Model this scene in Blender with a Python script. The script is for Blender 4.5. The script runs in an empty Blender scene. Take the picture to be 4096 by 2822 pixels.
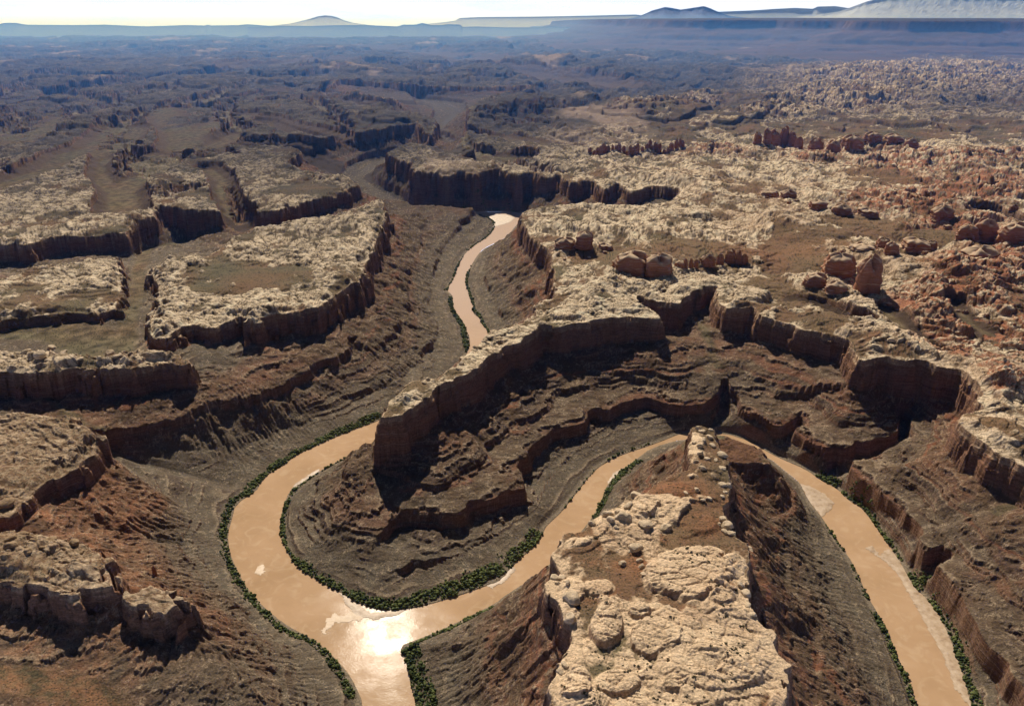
import bpy, math, random, time
import numpy as np
from concurrent.futures import ThreadPoolExecutor
T0 = time.time()
Q = 1.0                       # mesh density (1 = final)
F32 = np.float32
random.seed(7)
RNG = np.random.default_rng(11)

# ------------------------------------------------------------------ scene units: 1 unit = 100 m
CAM_H = 13.5
PITCH = math.radians(22.9)
FOC = 1818.0                  # focal length, in pixels of a 2317 x 1596 view of the survey photograph
CX, CY = 1158.5, 798.0
CP, SP = math.cos(PITCH), math.sin(PITCH)
SUN_EL, SUN_AZ = math.radians(41.5), math.radians(-11.2)   # azimuth from +Y, positive towards +X

def survey(u, v, z):
    """survey: a sight line of the photograph carried to the ground height z -> plan position"""
    x = (u - CX) / FOC
    y = (CY - v) / FOC
    d = (x, CP + y * SP, -SP + y * CP)
    k = (z - CAM_H) / d[2]
    return (d[0] * k, d[1] * k)

def plan(pts, z=None):
    return np.array([survey(p[0], p[1], z if z is not None else p[2]) for p in pts], dtype=np.float64)

# ------------------------------------------------------------------ surveyed outlines
RIVER_OUT = [(800,1900),(818,1700),(825,1596),(795,1531),(772,1503),(743,1473),(710,1446),(643,1411),(590,1366),(578,1351),(553,1321),(533,1281),
 (520,1251),(515,1207),(525,1174),(533,1140),(580,1111),(590,1092),(617,1064),(647,1050),(665,1032),(700,1015),(772,983),
 (872,946),(980,890),(1040,835),(1060,792),(1065,769),(1055,745),(1050,729),(1029,705),(1024,685),(1025,669),(1010,655),(1027,632),
 (1037,599),(1055,569),(1082,549),(1108,533),(1121,513),(1118,499),(1098,489),(1059,486),(1025,485),(980,484),(930,473),(925,468),(1005,480),(1060,480),
 (1120,479),(1178,480),(1181,490),(1172,505),(1159,520),(1150,534),(1129,545),(1094,562),(1082,575),(1069,595),(1062,609),(1052,629),
 (1055,645),(1065,679),(1072,695),(1070,709),(1085,719),(1092,735),(1107,752),(1095,800),(1045,862),(960,935),(860,1000),(770,1040),(705,1075),
 (663,1101),(648,1124),(635,1167),(633,1207),(645,1240),(660,1267),(683,1291),(733,1321),(772,1340),(815,1366),(860,1380),(905,1379),(955,1371),(1039,1347),
 (1102,1324),(1132,1314),(1162,1277),(1222,1224),(1232,1197),(1239,1187),(1272,1157),(1299,1121),(1345,1064),(1372,1045),(1405,1029),
 (1479,1005),(1550,976),(1640,979),(1700,999),(1745,1027),(1778,1042),(1825,1062),(1858,1087),(1898,1107),(1922,1134),(1945,1144),(1972,1177),
 (1995,1211),(2018,1241),(2048,1291),(2065,1324),(2105,1364),(2128,1397),(2155,1457),(2172,1507),(2195,1584),(2225,1700),(2270,1900),
 (2150,1900),(2100,1700),(2075,1596),(2058,1544),(2022,1464),(2012,1437),(1985,1384),(1962,1347),(1932,1277),(1908,1241),(1882,1204),
 (1858,1167),(1828,1131),(1812,1094),(1792,1077),(1775,1064),(1742,1036),(1692,1012),(1640,994),(1550,991),(1474,1012),(1439,1039),(1405,1064),(1375,1091),
 (1359,1137),(1339,1171),(1319,1197),(1285,1240),(1242,1277),(1199,1311),(1142,1347),(1122,1364),(1055,1397),(1005,1421),(945,1446),(902,1461),
 (919,1494),(932,1557),(942,1596),(952,1700),(960,1900)]

HR = 2.8
RIM_FG = [(1250,1950),(1255,1700),(1255,1600),(1250,1560),(1258,1520),(1270,1480),(1290,1450),(1300,1415),(1275,1395),(1262,1350),(1243,1312),(1268,1288),(1243,1247),
 (1262,1231),(1282,1211),(1330,1196),(1335,1177),(1362,1161),(1409,1134),(1422,1114),(1455,1111),(1492,1084),(1530,1066),(1563,1060),(1565,1032),
 (1565,962),(1572,946),(1598,945),(1618,965),(1622,1012),(1638,1032),(1645,1052),(1657,1097),(1632,1137),(1655,1177),(1672,1214),(1698,1226),
 (1692,1277),(1685,1324),(1700,1344),(1702,1364),(1715,1397),(1742,1424),(1758,1461),(1780,1491),(1764,1501),(1775,1544),(1782,1596),(1790,1700),(1800,1950)]
RIM_BIG = [(-900,600),(0,545),(60,548),(113,528),(283,520),(300,492),(345,478),(350,455),(420,465),(500,472),(514,450),(497,402),(517,385),(545,430),(578,470),(620,472),(700,447),(770,432),(808,412),
 (790,397),(700,382),(640,368),(690,332),(700,312),(772,298),(860,286),(942,271),(960,290),(978,300),(985,270),(930,238),(890,218),(772,200),(750,190),(755,182),(772,175),(882,180),(989,187),(1195,189),(1200,197),
 (1145,203),(1099,216),(1062,240),(1062,257),(1055,300),(1035,327),(1005,334),(932,322),(892,331),(875,343),(899,353),(935,363),(939,383),(985,385),(1010,393),(1040,383),(1075,391),(1105,380),(1139,380),(1172,391),(1200,384),(1239,397),(1262,388),(1292,411),(1340,402),(1368,425),(1400,411),(1430,429),(1480,412),
 (1545,422),(1530,445),(1440,462),(1395,459),(1340,456),(1265,462),(1209,467),(1182,473),(1185,500),(1205,532),(1232,549),(1249,565),(1252,595),(1259,625),(1262,665),(1212,685),
 (1212,712),(1185,727),(1142,737),(1095,757),(1072,783),(1049,799),(1030,829),(985,850),(942,853),(915,867),(879,897),(876,930),(905,930),(929,913),(975,884),(990,866),
 (1028,850),(1062,832),(1105,801),(1137,777),(1202,747),(1222,727),(1272,730),(1322,723),(1372,715),(1425,709),(1490,715),(1472,695),(1442,679),(1442,661),(1472,673),(1539,681),
 (1550,662),(1590,645),(1628,643),(1625,672),(1645,697),(1705,692),(1725,711),(1775,723),(1818,740),(1872,749),(1925,766),(1938,791),(1955,811),(2002,796),
 (2028,801),(2092,811),(2125,821),(2178,828),(2198,843),(2225,886),(2228,918),(2185,933),(2178,952),(2212,983),(2258,1013),(2305,1027),(2330,1045),(2440,1130),(2600,1240),(3400,1240),
 (9000,300),(9000,90),(1158,64),(-7000,90),(-7000,300)]
RIM_LEFT = [(862,446),(872,480),(845,552),(835,567),(822,597),(813,624),(772,650),(763,657),(710,690),(633,700),(567,720),(540,705),(480,728),(417,728),(370,760),(343,757),(340,719),
 (360,682),(357,642),(340,609),(367,590),(467,572),(533,536),(600,503),(667,498),(772,480),(820,461)]
RIM_LEFT2 = [(-600,660),(0,629),(67,602),(167,590),(252,573),(262,576),(273,632),(260,692),(230,700),(150,700),(60,712),(-40,715),(-600,760)]
RIM_LEFT3 = [(-600,800),(0,786),(77,786),(150,796),(227,810),(290,796),(383,786),(408,797),(410,810),(333,813),(290,829),(220,826),(157,826),(43,834),(0,828),(-600,850)]
RIM_LL1 = [(-700,960),(0,934),(67,924),(127,936),(200,963),(220,986),(213,1012),(167,1046),(117,1064),(100,1074),(50,1117),(0,1150),(-700,1180)]
RIM_LL2 = [(-700,1230),(0,1192),(73,1196),(127,1208),(187,1222),(225,1250),(244,1278),(252,1308),(225,1318),(133,1322),(0,1299),(-700,1330)]
RIM_BUTTE = [(335,1318),(345,1308),(372,1318),(395,1350),(385,1358),(340,1366),(330,1345),(290,1339),(289,1329)]
RIM_SPUR = [(1522,1012),(1560,990),(1590,978),(1640,982),(1705,1004),(1745,1038),(1680,1042),(1560,1030)]
# outline, top height, height of the capping cliff
RIMS = [('foreground', RIM_FG, 2.8, .60), ('main', RIM_BIG, 2.8, .95), ('left', RIM_LEFT, 2.8, 1.0), ('left2', RIM_LEFT2, 2.75, .5),
        ('left3', RIM_LEFT3, 2.8, .95), ('ll1', RIM_LL1, 2.3, .50), ('ll2', RIM_LL2, 2.5, .62), ('butte', RIM_BUTTE, 2.25, .72), ('spur', RIM_SPUR, 1.7, .12)]

# side valleys: (u, v, z) along the floor, half width
VALLEYS = [
 ([(1600,976,0),(1635,938,.22),(1632,895,.60),(1614,840,.95),(1590,780,1.1),(1572,730,1.5),(1570,700,1.75)], .05),
 ([(1870,1078,0),(1905,1040,.08),(1990,1017,.25),(2045,988,.45),(2042,930,.8),(2015,880,1.2),(1990,850,1.6)], .05),
 ([(2058,1290,0),(2108,1252,.25),(2180,1237,.6),(2317,1180,1.1),(2500,1140,1.6)], .05),
 ([(230,800,2.15),(285,795,2.15),(290,720,2.1),(310,650,2.05),(318,600,1.7),(330,565,1.1),(430,545,.8),(560,512,.6),(700,475,.3),(830,430,.1),(900,465,0)], .25),
 ([(-600,620,1.9),(60,580,1.5),(200,555,1.2),(330,565,1.1)], .2),
 ([(-500,745,2.2),(60,745,2.2),(150,750,2.2),(230,790,2.15)], 1.0),
 ([(520,1100,0),(450,1082,.25),(340,1055,.6),(230,1010,1.0)], .08),
 ([(-600,1480,1.75),(60,1540,1.6),(180,1560,1.45),(260,1620,1.2),(330,1750,.8),(400,1950,.5)], .25),
 ([(-600,905,1.55),(0,912,1.5),(100,915,1.4),(200,1000,1.0)], .05),
 ([(1160,478,0),(1290,452,.4),(1400,446,.9),(1480,440,1.4),(1520,430,1.9)], .05),
 ([(925,470,0),(850,430,.02),(805,402,.03),(850,365,.05),(950,345,.06),(1020,332,.08),(1000,318,.1),(965,305,.1),(1000,280,.12),(1030,255,.15),(1000,235,.2),(900,210,.3),(800,193,.6)], .35),
]
# trenches cut in the plateaus: (u, v, z) floor, half width, wall width
TRENCH = [
 ([(-160,505,2.0),(-30,440,2.0),(40,415,2.0),(100,390,2.0),(150,362,2.05)], 1.3, 1.0),
 ([(185,352,2.1),(235,335,2.1),(265,312,2.1),(282,293,2.15)], 2.0, 1.3),
 ([(0,335,2.1),(40,318,2.1),(90,292,2.1),(140,275,2.1),(180,252,2.15),(205,235,2.2)], 1.6, 1.2),
 ([(277,505,1.7),(277,470,1.95),(272,440,1.95),(300,412,1.95),(340,400,1.95),(370,380,1.95),(362,352,2.05)], .95, .9),
 ([(245,428,2.0),(235,410,2.0),(228,385,2.1),(240,358,2.1)], .35, .8),
 ([(420,338,2.1),(415,308,2.1),(385,270,2.15),(360,242,2.2)], 1.5, 1.2),
 ([(435,302,2.1),(500,277,2.15),(540,262,2.2)], 1.4, 1.2),
 ([(548,520,1.3),(522,480,1.8),(506,440,1.95),(500,405,2.1),(470,385,2.2)], .35, .8),
 ([(812,404,.1),(740,388,.5),(680,366,.8),(600,352,1.2),(520,345,1.6)], .4, 2.4),
 ([(740,340,.8),(690,318,1.1),(640,300,1.4),(600,280,1.7)], .4, 2.6),
 ([(960,300,.2),(850,262,.6),(760,240,1.0),(680,225,1.4)], .4, 3.0),
 ([(930,240,.3),(820,232,.7),(720,215,1.1),(620,205,1.6)], .4, 3.0),
 ([(540,305,1.9),(510,320,1.9),(480,330,2.0),(470,345,2.0)], .8, 1.0),
 ([(1085,365,2.2),(1120,358,2.1),(1180,362,2.2)], .8, .8),
 ([(1290,335,2.2),(1200,322,2.1),(1110,310,1.9),(1050,318,1.2)], .7, 1.2),
 ([(1120,160,.8),(1200,170,.6),(1290,186,.5),(1400,194,1.2)], .8, 6.),
 ([(1130,142,1.0),(1050,128,.6),(960,115,.6),(820,103,.8)], 1.5, 12.),
 ([(780,130,1.6),(700,140,1.6),(560,150,1.8)], 1.0, 8.),
 ([(2340,545,1.7),(2290,520,1.9),(2235,490,2.0),(2180,480,2.3)], .25, .6),
 ([(2420,480,1.9),(2330,455,2.0),(2260,445,2.1)], .25, .6),
 ([(1790,680,2.45),(1850,700,2.4),(1900,730,2.3),(1940,770,1.9)], .05, .5),
 ([(2000,700,2.55),(2040,740,2.5),(2090,780,2.3),(2110,815,1.9)], .05, .5),
 ([(2160,690,2.5),(2190,730,2.45),(2240,760,2.5)], .1, .5),
]
BENCH_R = [(780,940),(830,1010),(856,1080),(880,1125),(912,1142),(968,1150),(1029,1145),(1100,1117),(1180,1092),(1176,1052),(1163,1030),(1235,980),(1292,956),(1321,945),(1322,917),(1382,913),(1462,890),
 (1500,901),(1544,905),(1600,908),(1618,898),(1640,872),(1662,895),(1675,921),(1700,938),(1762,950),(1815,936),(1822,950),(1798,965),(1838,990),(1882,1000),(1928,1003),(1978,996),(2028,979),(2030,930),(2060,935),(2058,995),
 (1990,1028),(1925,1034),(1920,1062),(1985,1095),(2038,1132),(2085,1188),(2095,1236),(2135,1222),(2155,1245),(2124,1272),(2132,1298),(2172,1342),(2202,1385),(2232,1445),(2278,1498),(2330,1570),(2420,1750),(2500,1950),(4000,1950),(4000,600),(1200,300),(700,700)]
MASK_R = [(870,975),(850,1060),(860,1150),(905,1290),(1000,1340),(1150,1270),(1250,1150),(1350,1050),(1500,985),(1640,995),(1750,1028),(1830,1064),(1900,1107),(2000,1215),(2060,1320),(2170,1500),(2300,1950),(4000,1950),(4000,700),(1500,640),(1200,720),(1000,850),(880,930)]
BENCH_L = [(-600,1010),(60,990),(150,985),(217,972),(300,960),(400,941),(450,920),(480,902),(560,880),(650,850),(720,812),(790,770),(790,600),(300,600),(-600,600)]
MASK_L = [(-600,980),(150,1000),(250,1030),(420,1090),(560,1080),(640,1040),(740,940),(800,850),(820,760),(700,680),(300,740),(-600,800)]

# ------------------------------------------------------------------ noise
def _h(ix, iy, s):
    h = (ix.astype(np.uint32) * np.uint32(374761393) + iy.astype(np.uint32) * np.uint32(668265263) + np.uint32((s * 974634777 + 1013904223) & 0xffffffff))
    h = (h ^ (h >> np.uint32(13))) * np.uint32(1274126177)
    h = h ^ (h >> np.uint32(16))
    h = h * np.uint32(2246822519)
    return h ^ (h >> np.uint32(15))
def hash01(ix, iy, s):
    return (_h(ix, iy, s) >> np.uint32(8)).astype(F32) * F32(1 / 16777216.)
_A = np.linspace(0, 2 * np.pi, 256, endpoint=False)
_GX, _GY = np.cos(_A).astype(F32), np.sin(_A).astype(F32)
def perlin(x, y, s=0):
    xi = np.floor(x); yi = np.floor(y)
    fx = (x - xi).astype(F32); fy = (y - yi).astype(F32)
    ix = xi.astype(np.int64).astype(np.uint32); iy = yi.astype(np.int64).astype(np.uint32)
    u = fx * fx * fx * (fx * (fx * 6 - 15) + 10); v = fy * fy * fy * (fy * (fy * 6 - 15) + 10)
    def g(dx, dy):
        k = _h(ix + np.uint32(dx), iy + np.uint32(dy), s) & np.uint32(255)
        return _GX[k] * (fx - dx) + _GY[k] * (fy - dy)
    a = g(0, 0); b = g(1, 0); c = g(0, 1); d = g(1, 1)
    a = a + u * (b - a); c = c + u * (d - c)
    return (a + v * (c - a)) * F32(1.5)
def fbm(x, y, o, s=0, gain=.5, ridged=False):
    r = 0; a = 1.; n = 0; f = 1.
    for k in range(o):
        p = perlin(x * f, y * f, s + 17 * k)
        r = r + F32(a) * ((1 - 2 * np.abs(p)) if ridged else p)
        n += a; a *= gain; f *= 2.03
    return r / F32(n)
def voronoi(x, y, jit, s=0):
    """distance to the nearest cell wall, random number of the cell, distance to its centre"""
    xi = np.floor(x); yi = np.floor(y)
    fx = (x - xi).astype(F32); fy = (y - yi).astype(F32)
    ix = xi.astype(np.int64).astype(np.uint32); iy = yi.astype(np.int64).astype(np.uint32)
    f1 = np.full(x.shape, 9, F32); f2 = f1.copy(); cid = np.zeros(x.shape, F32)
    for dy in (-1, 0, 1):
        for dx in (-1, 0, 1):
            jx = ix + np.uint32(dx & 0xffffffff); jy = iy + np.uint32(dy & 0xffffffff)
            h = _h(jx, jy, s)
            px = dx + .5 + ((h & np.uint32(4095)).astype(F32) / 4095 - .5) * jit - fx
            py = dy + .5 + (((h >> np.uint32(12)) & np.uint32(4095)).astype(F32) / 4095 - .5) * jit - fy
            d = px * px + py * py
            nearer = d < f1
            f2 = np.where(nearer, f1, np.minimum(f2, d))
            cid = np.where(nearer, (h >> np.uint32(24)).astype(F32) / 255, cid)
            f1 = np.where(nearer, d, f1)
    a = np.sqrt(f1); b = np.sqrt(f2)
    return b - a, cid, a
def sstep(a, b, x):
    t = np.clip((x - a) / (b - a), 0, 1)
    return t * t * (3 - 2 * t)
def mix(a, b, t): return a + (b - a) * t

# ------------------------------------------------------------------ the ground grid
def build_rows():
    y = 8.2; out = []
    while y < 1500:
        out.append(y)
        k = (y - 26) / 26.
        s = .00130 + .0016 * min(max(k, 0), 1) + .004 * min(max((y - 330) / 300., 0), 1)
        y += y * s / Q
    return np.array(out)
ROWS = build_rows()
NC = int(1560 * Q)
KU = (np.linspace(-230, 2547, NC) - CX) / FOC
NR = len(ROWS)
def grid(rows, ku):
    Y = np.repeat(rows[:, None], len(ku), 1)
    X = ku[None, :] * (Y * CP + (CAM_H - 1.6) * SP)
    return X, Y
CS = 4
RC = ROWS[np.minimum(np.arange(0, NR + CS, CS), NR - 1)] if False else np.interp(np.arange(0, NR + CS, CS), np.arange(NR), ROWS)
RC = np.interp(np.arange(0, NR + CS, CS), np.arange(NR + CS), np.concatenate([ROWS, ROWS[-1] + (ROWS[-1] - ROWS[-2]) * np.arange(1, CS + 1)]))
KC = KU[0] + (KU[1] - KU[0]) * np.arange(0, NC + CS, CS)
XC, YC = grid(RC, KC)

def seg_dist(px, py, P, closed, vals=None):
    """distance to a polyline, interpolated value along it, and whether inside (closed)"""
    n = len(P); best = np.full(px.shape, 1e18); val = np.zeros(px.shape); ins = np.zeros(px.shape, bool)
    for i in range(n if closed else n - 1):
        a = P[i]; b = P[(i + 1) % n]
        ex, ey = b[0] - a[0], b[1] - a[1]
        L = ex * ex + ey * ey + 1e-12
        wx = px - a[0]; wy = py - a[1]
        t = np.clip((wx * ex + wy * ey) / L, 0, 1)
        dx = wx - t * ex; dy = wy - t * ey
        d = dx * dx + dy * dy
        m = d < best
        best = np.where(m, d, best)
        if vals is not None:
            j = (i + 1) % n
            val = np.where(m, vals[i] + (vals[j] - vals[i]) * t, val)
        if closed and a[1] != b[1]:
            c = ((a[1] > py) != (b[1] > py)) & (px < ex * (py - a[1]) / (b[1] - a[1]) + a[0])
            ins ^= c
    return np.sqrt(best), val, ins
POOL = ThreadPoolExecutor(4)
def par_rows(fn, X, Y, nch=16):
    idx = np.array_split(np.arange(X.shape[0]), nch)
    res = list(POOL.map(lambda r: fn(X[r], Y[r]), idx))
    return [np.concatenate([q[k] for q in res], 0) for k in range(len(res[0]))]
def sdf(P, X, Y):
    def f(x, y):
        d, _, i = seg_dist(x, y, P, True)
        return (np.where(i, -d, d),)
    return par_rows(f, X, Y)[0]

def smooth_poly(P, it=1):
    for _ in range(it):
        q = np.roll(P, -1, 0)
        P = np.stack([P * .75 + q * .25, P * .25 + q * .75], 1).reshape(-1, 2)
    return P
P_RIVER = smooth_poly(plan(RIVER_OUT, 0.0), 1)
C = {}
C['river'] = sdf(P_RIVER, XC, YC)
def coarse_valleys():
    w = 1 / (np.maximum(C['river'], 0) + .02) ** 3
    W = w.copy(); Z = w * 0.0
    dv = C['river'].copy()
    for pts, hw in VALLEYS:
        P = plan(pts); z = [p[2] for p in pts]
        def f(x, y): return seg_dist(x, y, P, False, z)[:2]
        d, zv = par_rows(f, XC, YC)
        d = d - hw
        dv = np.minimum(dv, d)
        w = 1 / (np.maximum(d, 0) + .02) ** 3
        W += w; Z += w * zv
    C['dv'] = dv; C['zv'] = Z / W
coarse_valleys()
rim_d = []
for name, pts, h, ch in RIMS:
    rim_d.append(sdf(plan(pts, h), XC, YC))
rim_d = np.stack(rim_d)
C['dr'] = rim_d.min(0)
C['rid'] = rim_d.argmin(0); C['rid'][C['rid'] == 8] = 0      # the low spur behind the neck belongs to the foreground mesa
w = 1 / (np.maximum(rim_d, 0) + .05) ** 3
C['H'] = (w * np.array([r[2] for r in RIMS])[:, None, None]).sum(0) / w.sum(0)
C['CH'] = (w * np.array([r[3] for r in RIMS])[:, None, None]).sum(0) / w.sum(0)
tq = np.full(XC.shape, 9.); tz = np.full(XC.shape, 2.8); tw = np.ones(XC.shape)
for pts, hw, W in TRENCH:
    P = plan(pts); z = [p[2] for p in pts]
    def f(x, y): return seg_dist(x, y, P, False, z)[:2]
    d, zv = par_rows(f, XC, YC)
    q = np.clip((d - hw) / W, -1, 9)
    m = q < tq
    tq = np.where(m, q, tq); tz = np.where(m, zv, tz); tw = np.where(m, W, tw)
C['tq'] = tq; C['tz'] = tz; C['tw'] = tw
C['br'] = sdf(plan(BENCH_R, .95), XC, YC)
C['bl'] = sdf(plan(BENCH_L, 1.6), XC, YC)
C['mr'] = sstep(.6, -.5, sdf(plan(MASK_R, 1.2), XC, YC))
C['ml'] = sstep(.5, -.5, sdf(plan(MASK_L, 1.4), XC, YC))
# smooth fall-line direction for the gullies
def contour_t(d):
    dv = np.maximum(d['dv'], 0); dr = np.maximum(d['dr'], 0)
    S = dv + dr + 1e-4
    t = dv / S
    kr = d['mr']
    br = d['br']
    tr = np.where(br > 0, .30 * dv / (dv + np.maximum(br, 0) + 1e-4), .30 + .70 * np.maximum(-br, 0) / (np.maximum(-br, 0) + dr + 1e-4))
    t = mix(t, tr, kr)
    bl = d['bl']
    tl = np.where(bl > 0, .58 * dv / (dv + np.maximum(bl, 0) + 1e-4), .58 + .42 * np.maximum(-bl, 0) / (np.maximum(-bl, 0) + dr + 1e-4))
    t = mix(t, tl, d['ml'])
    return np.clip(t, 0, 1), S
tc, _ = contour_t(C)
ti, tj = np.gradient(tc)
Yi, _ = np.gradient(YC); Xi, Xj = np.gradient(XC)
tx = tj / Xj; ty = (ti - tx * Xi) / Yi
def blur(a, n):
    for _ in range(n):
        b = a.copy(); b[1:-1] = (a[:-2] + 2 * a[1:-1] + a[2:]) / 4; a = b
        b = a.copy(); b[:, 1:-1] = (a[:, :-2] + 2 * a[:, 1:-1] + a[:, 2:]) / 4; a = b
    return a
tx = blur(tx, 3); ty = blur(ty, 3)
gn = np.sqrt(tx * tx + ty * ty) + 1e-6
C['gx'] = tx / gn; C['gy'] = ty / gn
# hand-surveyed zones: (u, v, ru, rv) ellipses of flat brown meadow, of fins and domes, of red soil
def ell(lst, z=2.8):
    out = np.zeros(XC.shape)
    for u, v, ru, rv in lst:
        c = survey(u, v, z); a = survey(u + ru, v, z); b1 = survey(u, v - rv, z); b0 = survey(u, v + rv, z)
        rx = abs(a[0] - c[0]); ry = abs(b1[1] - b0[1]) / 2
        cy = (b1[1] + b0[1]) / 2
        skew = (c[0] / c[1])
        dx = (XC - (c[0] + (YC - c[1]) * skew)) / rx; dy = (YC - cy) / ry
        out = np.maximum(out, np.clip(1.6 - 1.1 * np.sqrt(dx * dx + dy * dy), 0, 1.2))
    return out
C['meadow'] = ell([(560,625,110,28),(640,612,60,14),(480,650,70,10),(690,425,80,14),(440,435,40,8),
 (1480,575,150,22),(1620,560,140,20),(1760,545,120,22),(1800,585,60,18),(1900,525,90,16),(1420,600,60,10),
 (1560,250,160,26),(1480,300,100,14),(1700,215,90,12),(1950,292,260,17),(2230,285,160,24),(1650,285,90,10),(1900,272,90,9),
 (1300,240,130,20),(1400,262,150,16),(2000,400,70,22),(1180,248,70,22),(1060,338,70,5),
 (1530,1100,60,20),(1590,1180,40,22),(1650,1165,30,10),(860,270,70,10),(110,1040,90,20),(60,1030,120,24),
 (1960,500,80,14),(2090,520,140,12),(2130,560,80,12),(1170,395,60,5)])
C['needle'] = ell([(2100,165,330,38),(1900,210,200,30),(1560,215,120,12),(1500,245,80,10),(2200,420,130,40),(2050,450,130,28),(2250,600,120,60),(2150,670,120,45),
 (2080,360,160,26),(1950,330,140,12),(1620,335,90,10),(2230,740,130,60),(1840,345,70,14),(1750,240,110,16),(2260,350,90,20),(1450,240,70,10),(2180,500,120,14),(2260,860,70,30)])
C['gul'] = ell([(930,640,150,190),(600,960,230,80),(1800,1320,170,260),(1150,640,80,120),(1080,1480,150,100),(380,1400,330,190),(250,1150,170,80)], 1.2)
C['tier'] = ell([(1080,1230,260,120),(1400,960,260,70),(1800,960,260,90),(2100,1250,160,200)], .5)
C['redsoil'] = ell([(1530,1100,70,22),(1600,1180,60,26),(1650,1140,40,20),(1400,1230,80,20),(1600,1320,60,40),(1290,580,90,14),(1420,565,110,14),(1380,1200,90,16),(1640,1330,40,25),(2050,590,150,18),(1250,575,60,12),
 (1540,1110,80,30),(1700,560,200,20),(320,1260,50,18),(2230,850,70,40),(1770,1580,40,40),(1420,1270,90,14),(1590,1260,50,14),(1440,1270,60,34),(1500,1210,60,20),(1350,1340,46,26),(1620,1390,40,24),(1560,1400,50,20),(1680,1420,40,22),(1760,1590,50,50)])
DOMES = [(1555,1302,105,66,.24),(1457,1147,34,28,.20),(1372,1417,40,46,.24),(1447,1386,26,16,.16),(1302,1564,40,25,.24),(1306,1531,36,20,.16),(1485,1440,62,46,.16),
 (1660,1276,34,32,.15),(1637,1358,32,19,.16),(1735,1430,26,26,.12),(1757,1584,24,32,.22),(1525,1545,28,16,.12),(1600,1500,60,26,.10),(1400,1540,60,30,.12),(1350,1330,40,24,.10),(1600,1245,40,18,.10),
 (1310,1225,34,14,.12),(1500,1130,40,14,.08),(1430,1600,50,24,.14),(1680,1520,50,24,.10),(150,820,34,16,.2),(95,800,40,10,.2),(345,795,50,12,.22),(1290,700,60,14,.14),(1400,690,50,12,.12),(1700,660,50,14,.16),(1420,470,60,8,.25),(1560,480,60,10,.2)]
dome = np.zeros(XC.shape); domeh = np.zeros(XC.shape)
for u, v, ru, rv, h in DOMES:
    e = np.clip((ell([(u, v, ru, rv)]) - .5) / .7, 0, 1)
    m = e > dome
    dome = np.where(m, e, dome); domeh = np.where(e > 0, np.maximum(domeh, h), domeh)
C['dome'] = dome; C['domeh'] = domeh
RIM_FM = np.array([(58,400),(62,352),(76,338),(100,330),(119,306),(111,284),(124,270),(140,262),(150,268),(172,246),(200,232),(260,205),(340,190),(900,190),(900,900),(40,900),(48,470)], float)
C['fm'] = sdf(RIM_FM, XC, YC)
C = {k: (v if k == 'rid' else v.astype(F32)) for k, v in C.items()}
print('coarse fields', round(time.time() - T0, 1))

FI = np.arange(NR); FJ = np.arange(NC)
J0 = FJ // CS; JF = ((FJ % CS) / CS).astype(F32)
def up(a, r):
    i0 = r // CS; f = ((r % CS) / CS).astype(F32)[:, None]
    lo = a[i0][:, J0] * (1 - JF) + a[i0][:, J0 + 1] * JF
    hi = a[i0 + 1][:, J0] * (1 - JF) + a[i0 + 1][:, J0 + 1] * JF
    return lo + (hi - lo) * f

def gullies(x, y, gx, gy, s):
    """stripes that follow the fall line: sum of cosine ridges over jittered cells"""
    xi = np.floor(x); yi = np.floor(y)
    fx = (x - xi).astype(F32); fy = (y - yi).astype(F32)
    ix = xi.astype(np.int64).astype(np.uint32); iy = yi.astype(np.int64).astype(np.uint32)
    px_, py_ = -gy, gx
    va = np.zeros(x.shape, F32); wt = np.zeros(x.shape, F32)
    for dy in (-1, 0, 1):
        for dx in (-1, 0, 1):
            h = _h(ix + np.uint32(dx & 0xffffffff), iy + np.uint32(dy & 0xffffffff), s)
            ox = fx - dx - .5 - ((h & np.uint32(4095)).astype(F32) / 4095 - .5) * .9
            oy = fy - dy - .5 - (((h >> np.uint32(12)) & np.uint32(4095)).astype(F32) / 4095 - .5) * .9
            w = np.exp(-(ox * ox + oy * oy) * 2.2)
            wt += w
            va += np.cos((ox * px_ + oy * py_) * F32(6.2832)) * w
    return va / (wt + 1e-5)

PAL = {k: np.array(v, F32) for k, v in dict(
    cream=(.90, .735, .53), cream2=(.70, .53, .35), soil=(.22, .13, .075), grass=(.185, .155, .09), redsoil=(.34, .155, .078), shrub=(.042, .045, .028),
    talus=(.135, .086, .052), grey=(.160, .134, .098), redband=(.27, .105, .058), cliff=(.30, .175, .11), dark=(.10, .068, .05), redrock=(.40, .16, .085),
    farplain=(.045, .038, .035), farlight=(.27, .20, .155), bank=(.34, .27, .19)).items()}

def terrace(z, step, sharp):
    k = z / step; f = np.floor(k); r = k - f
    return (f + sstep(sharp, 1., r)) * step

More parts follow.
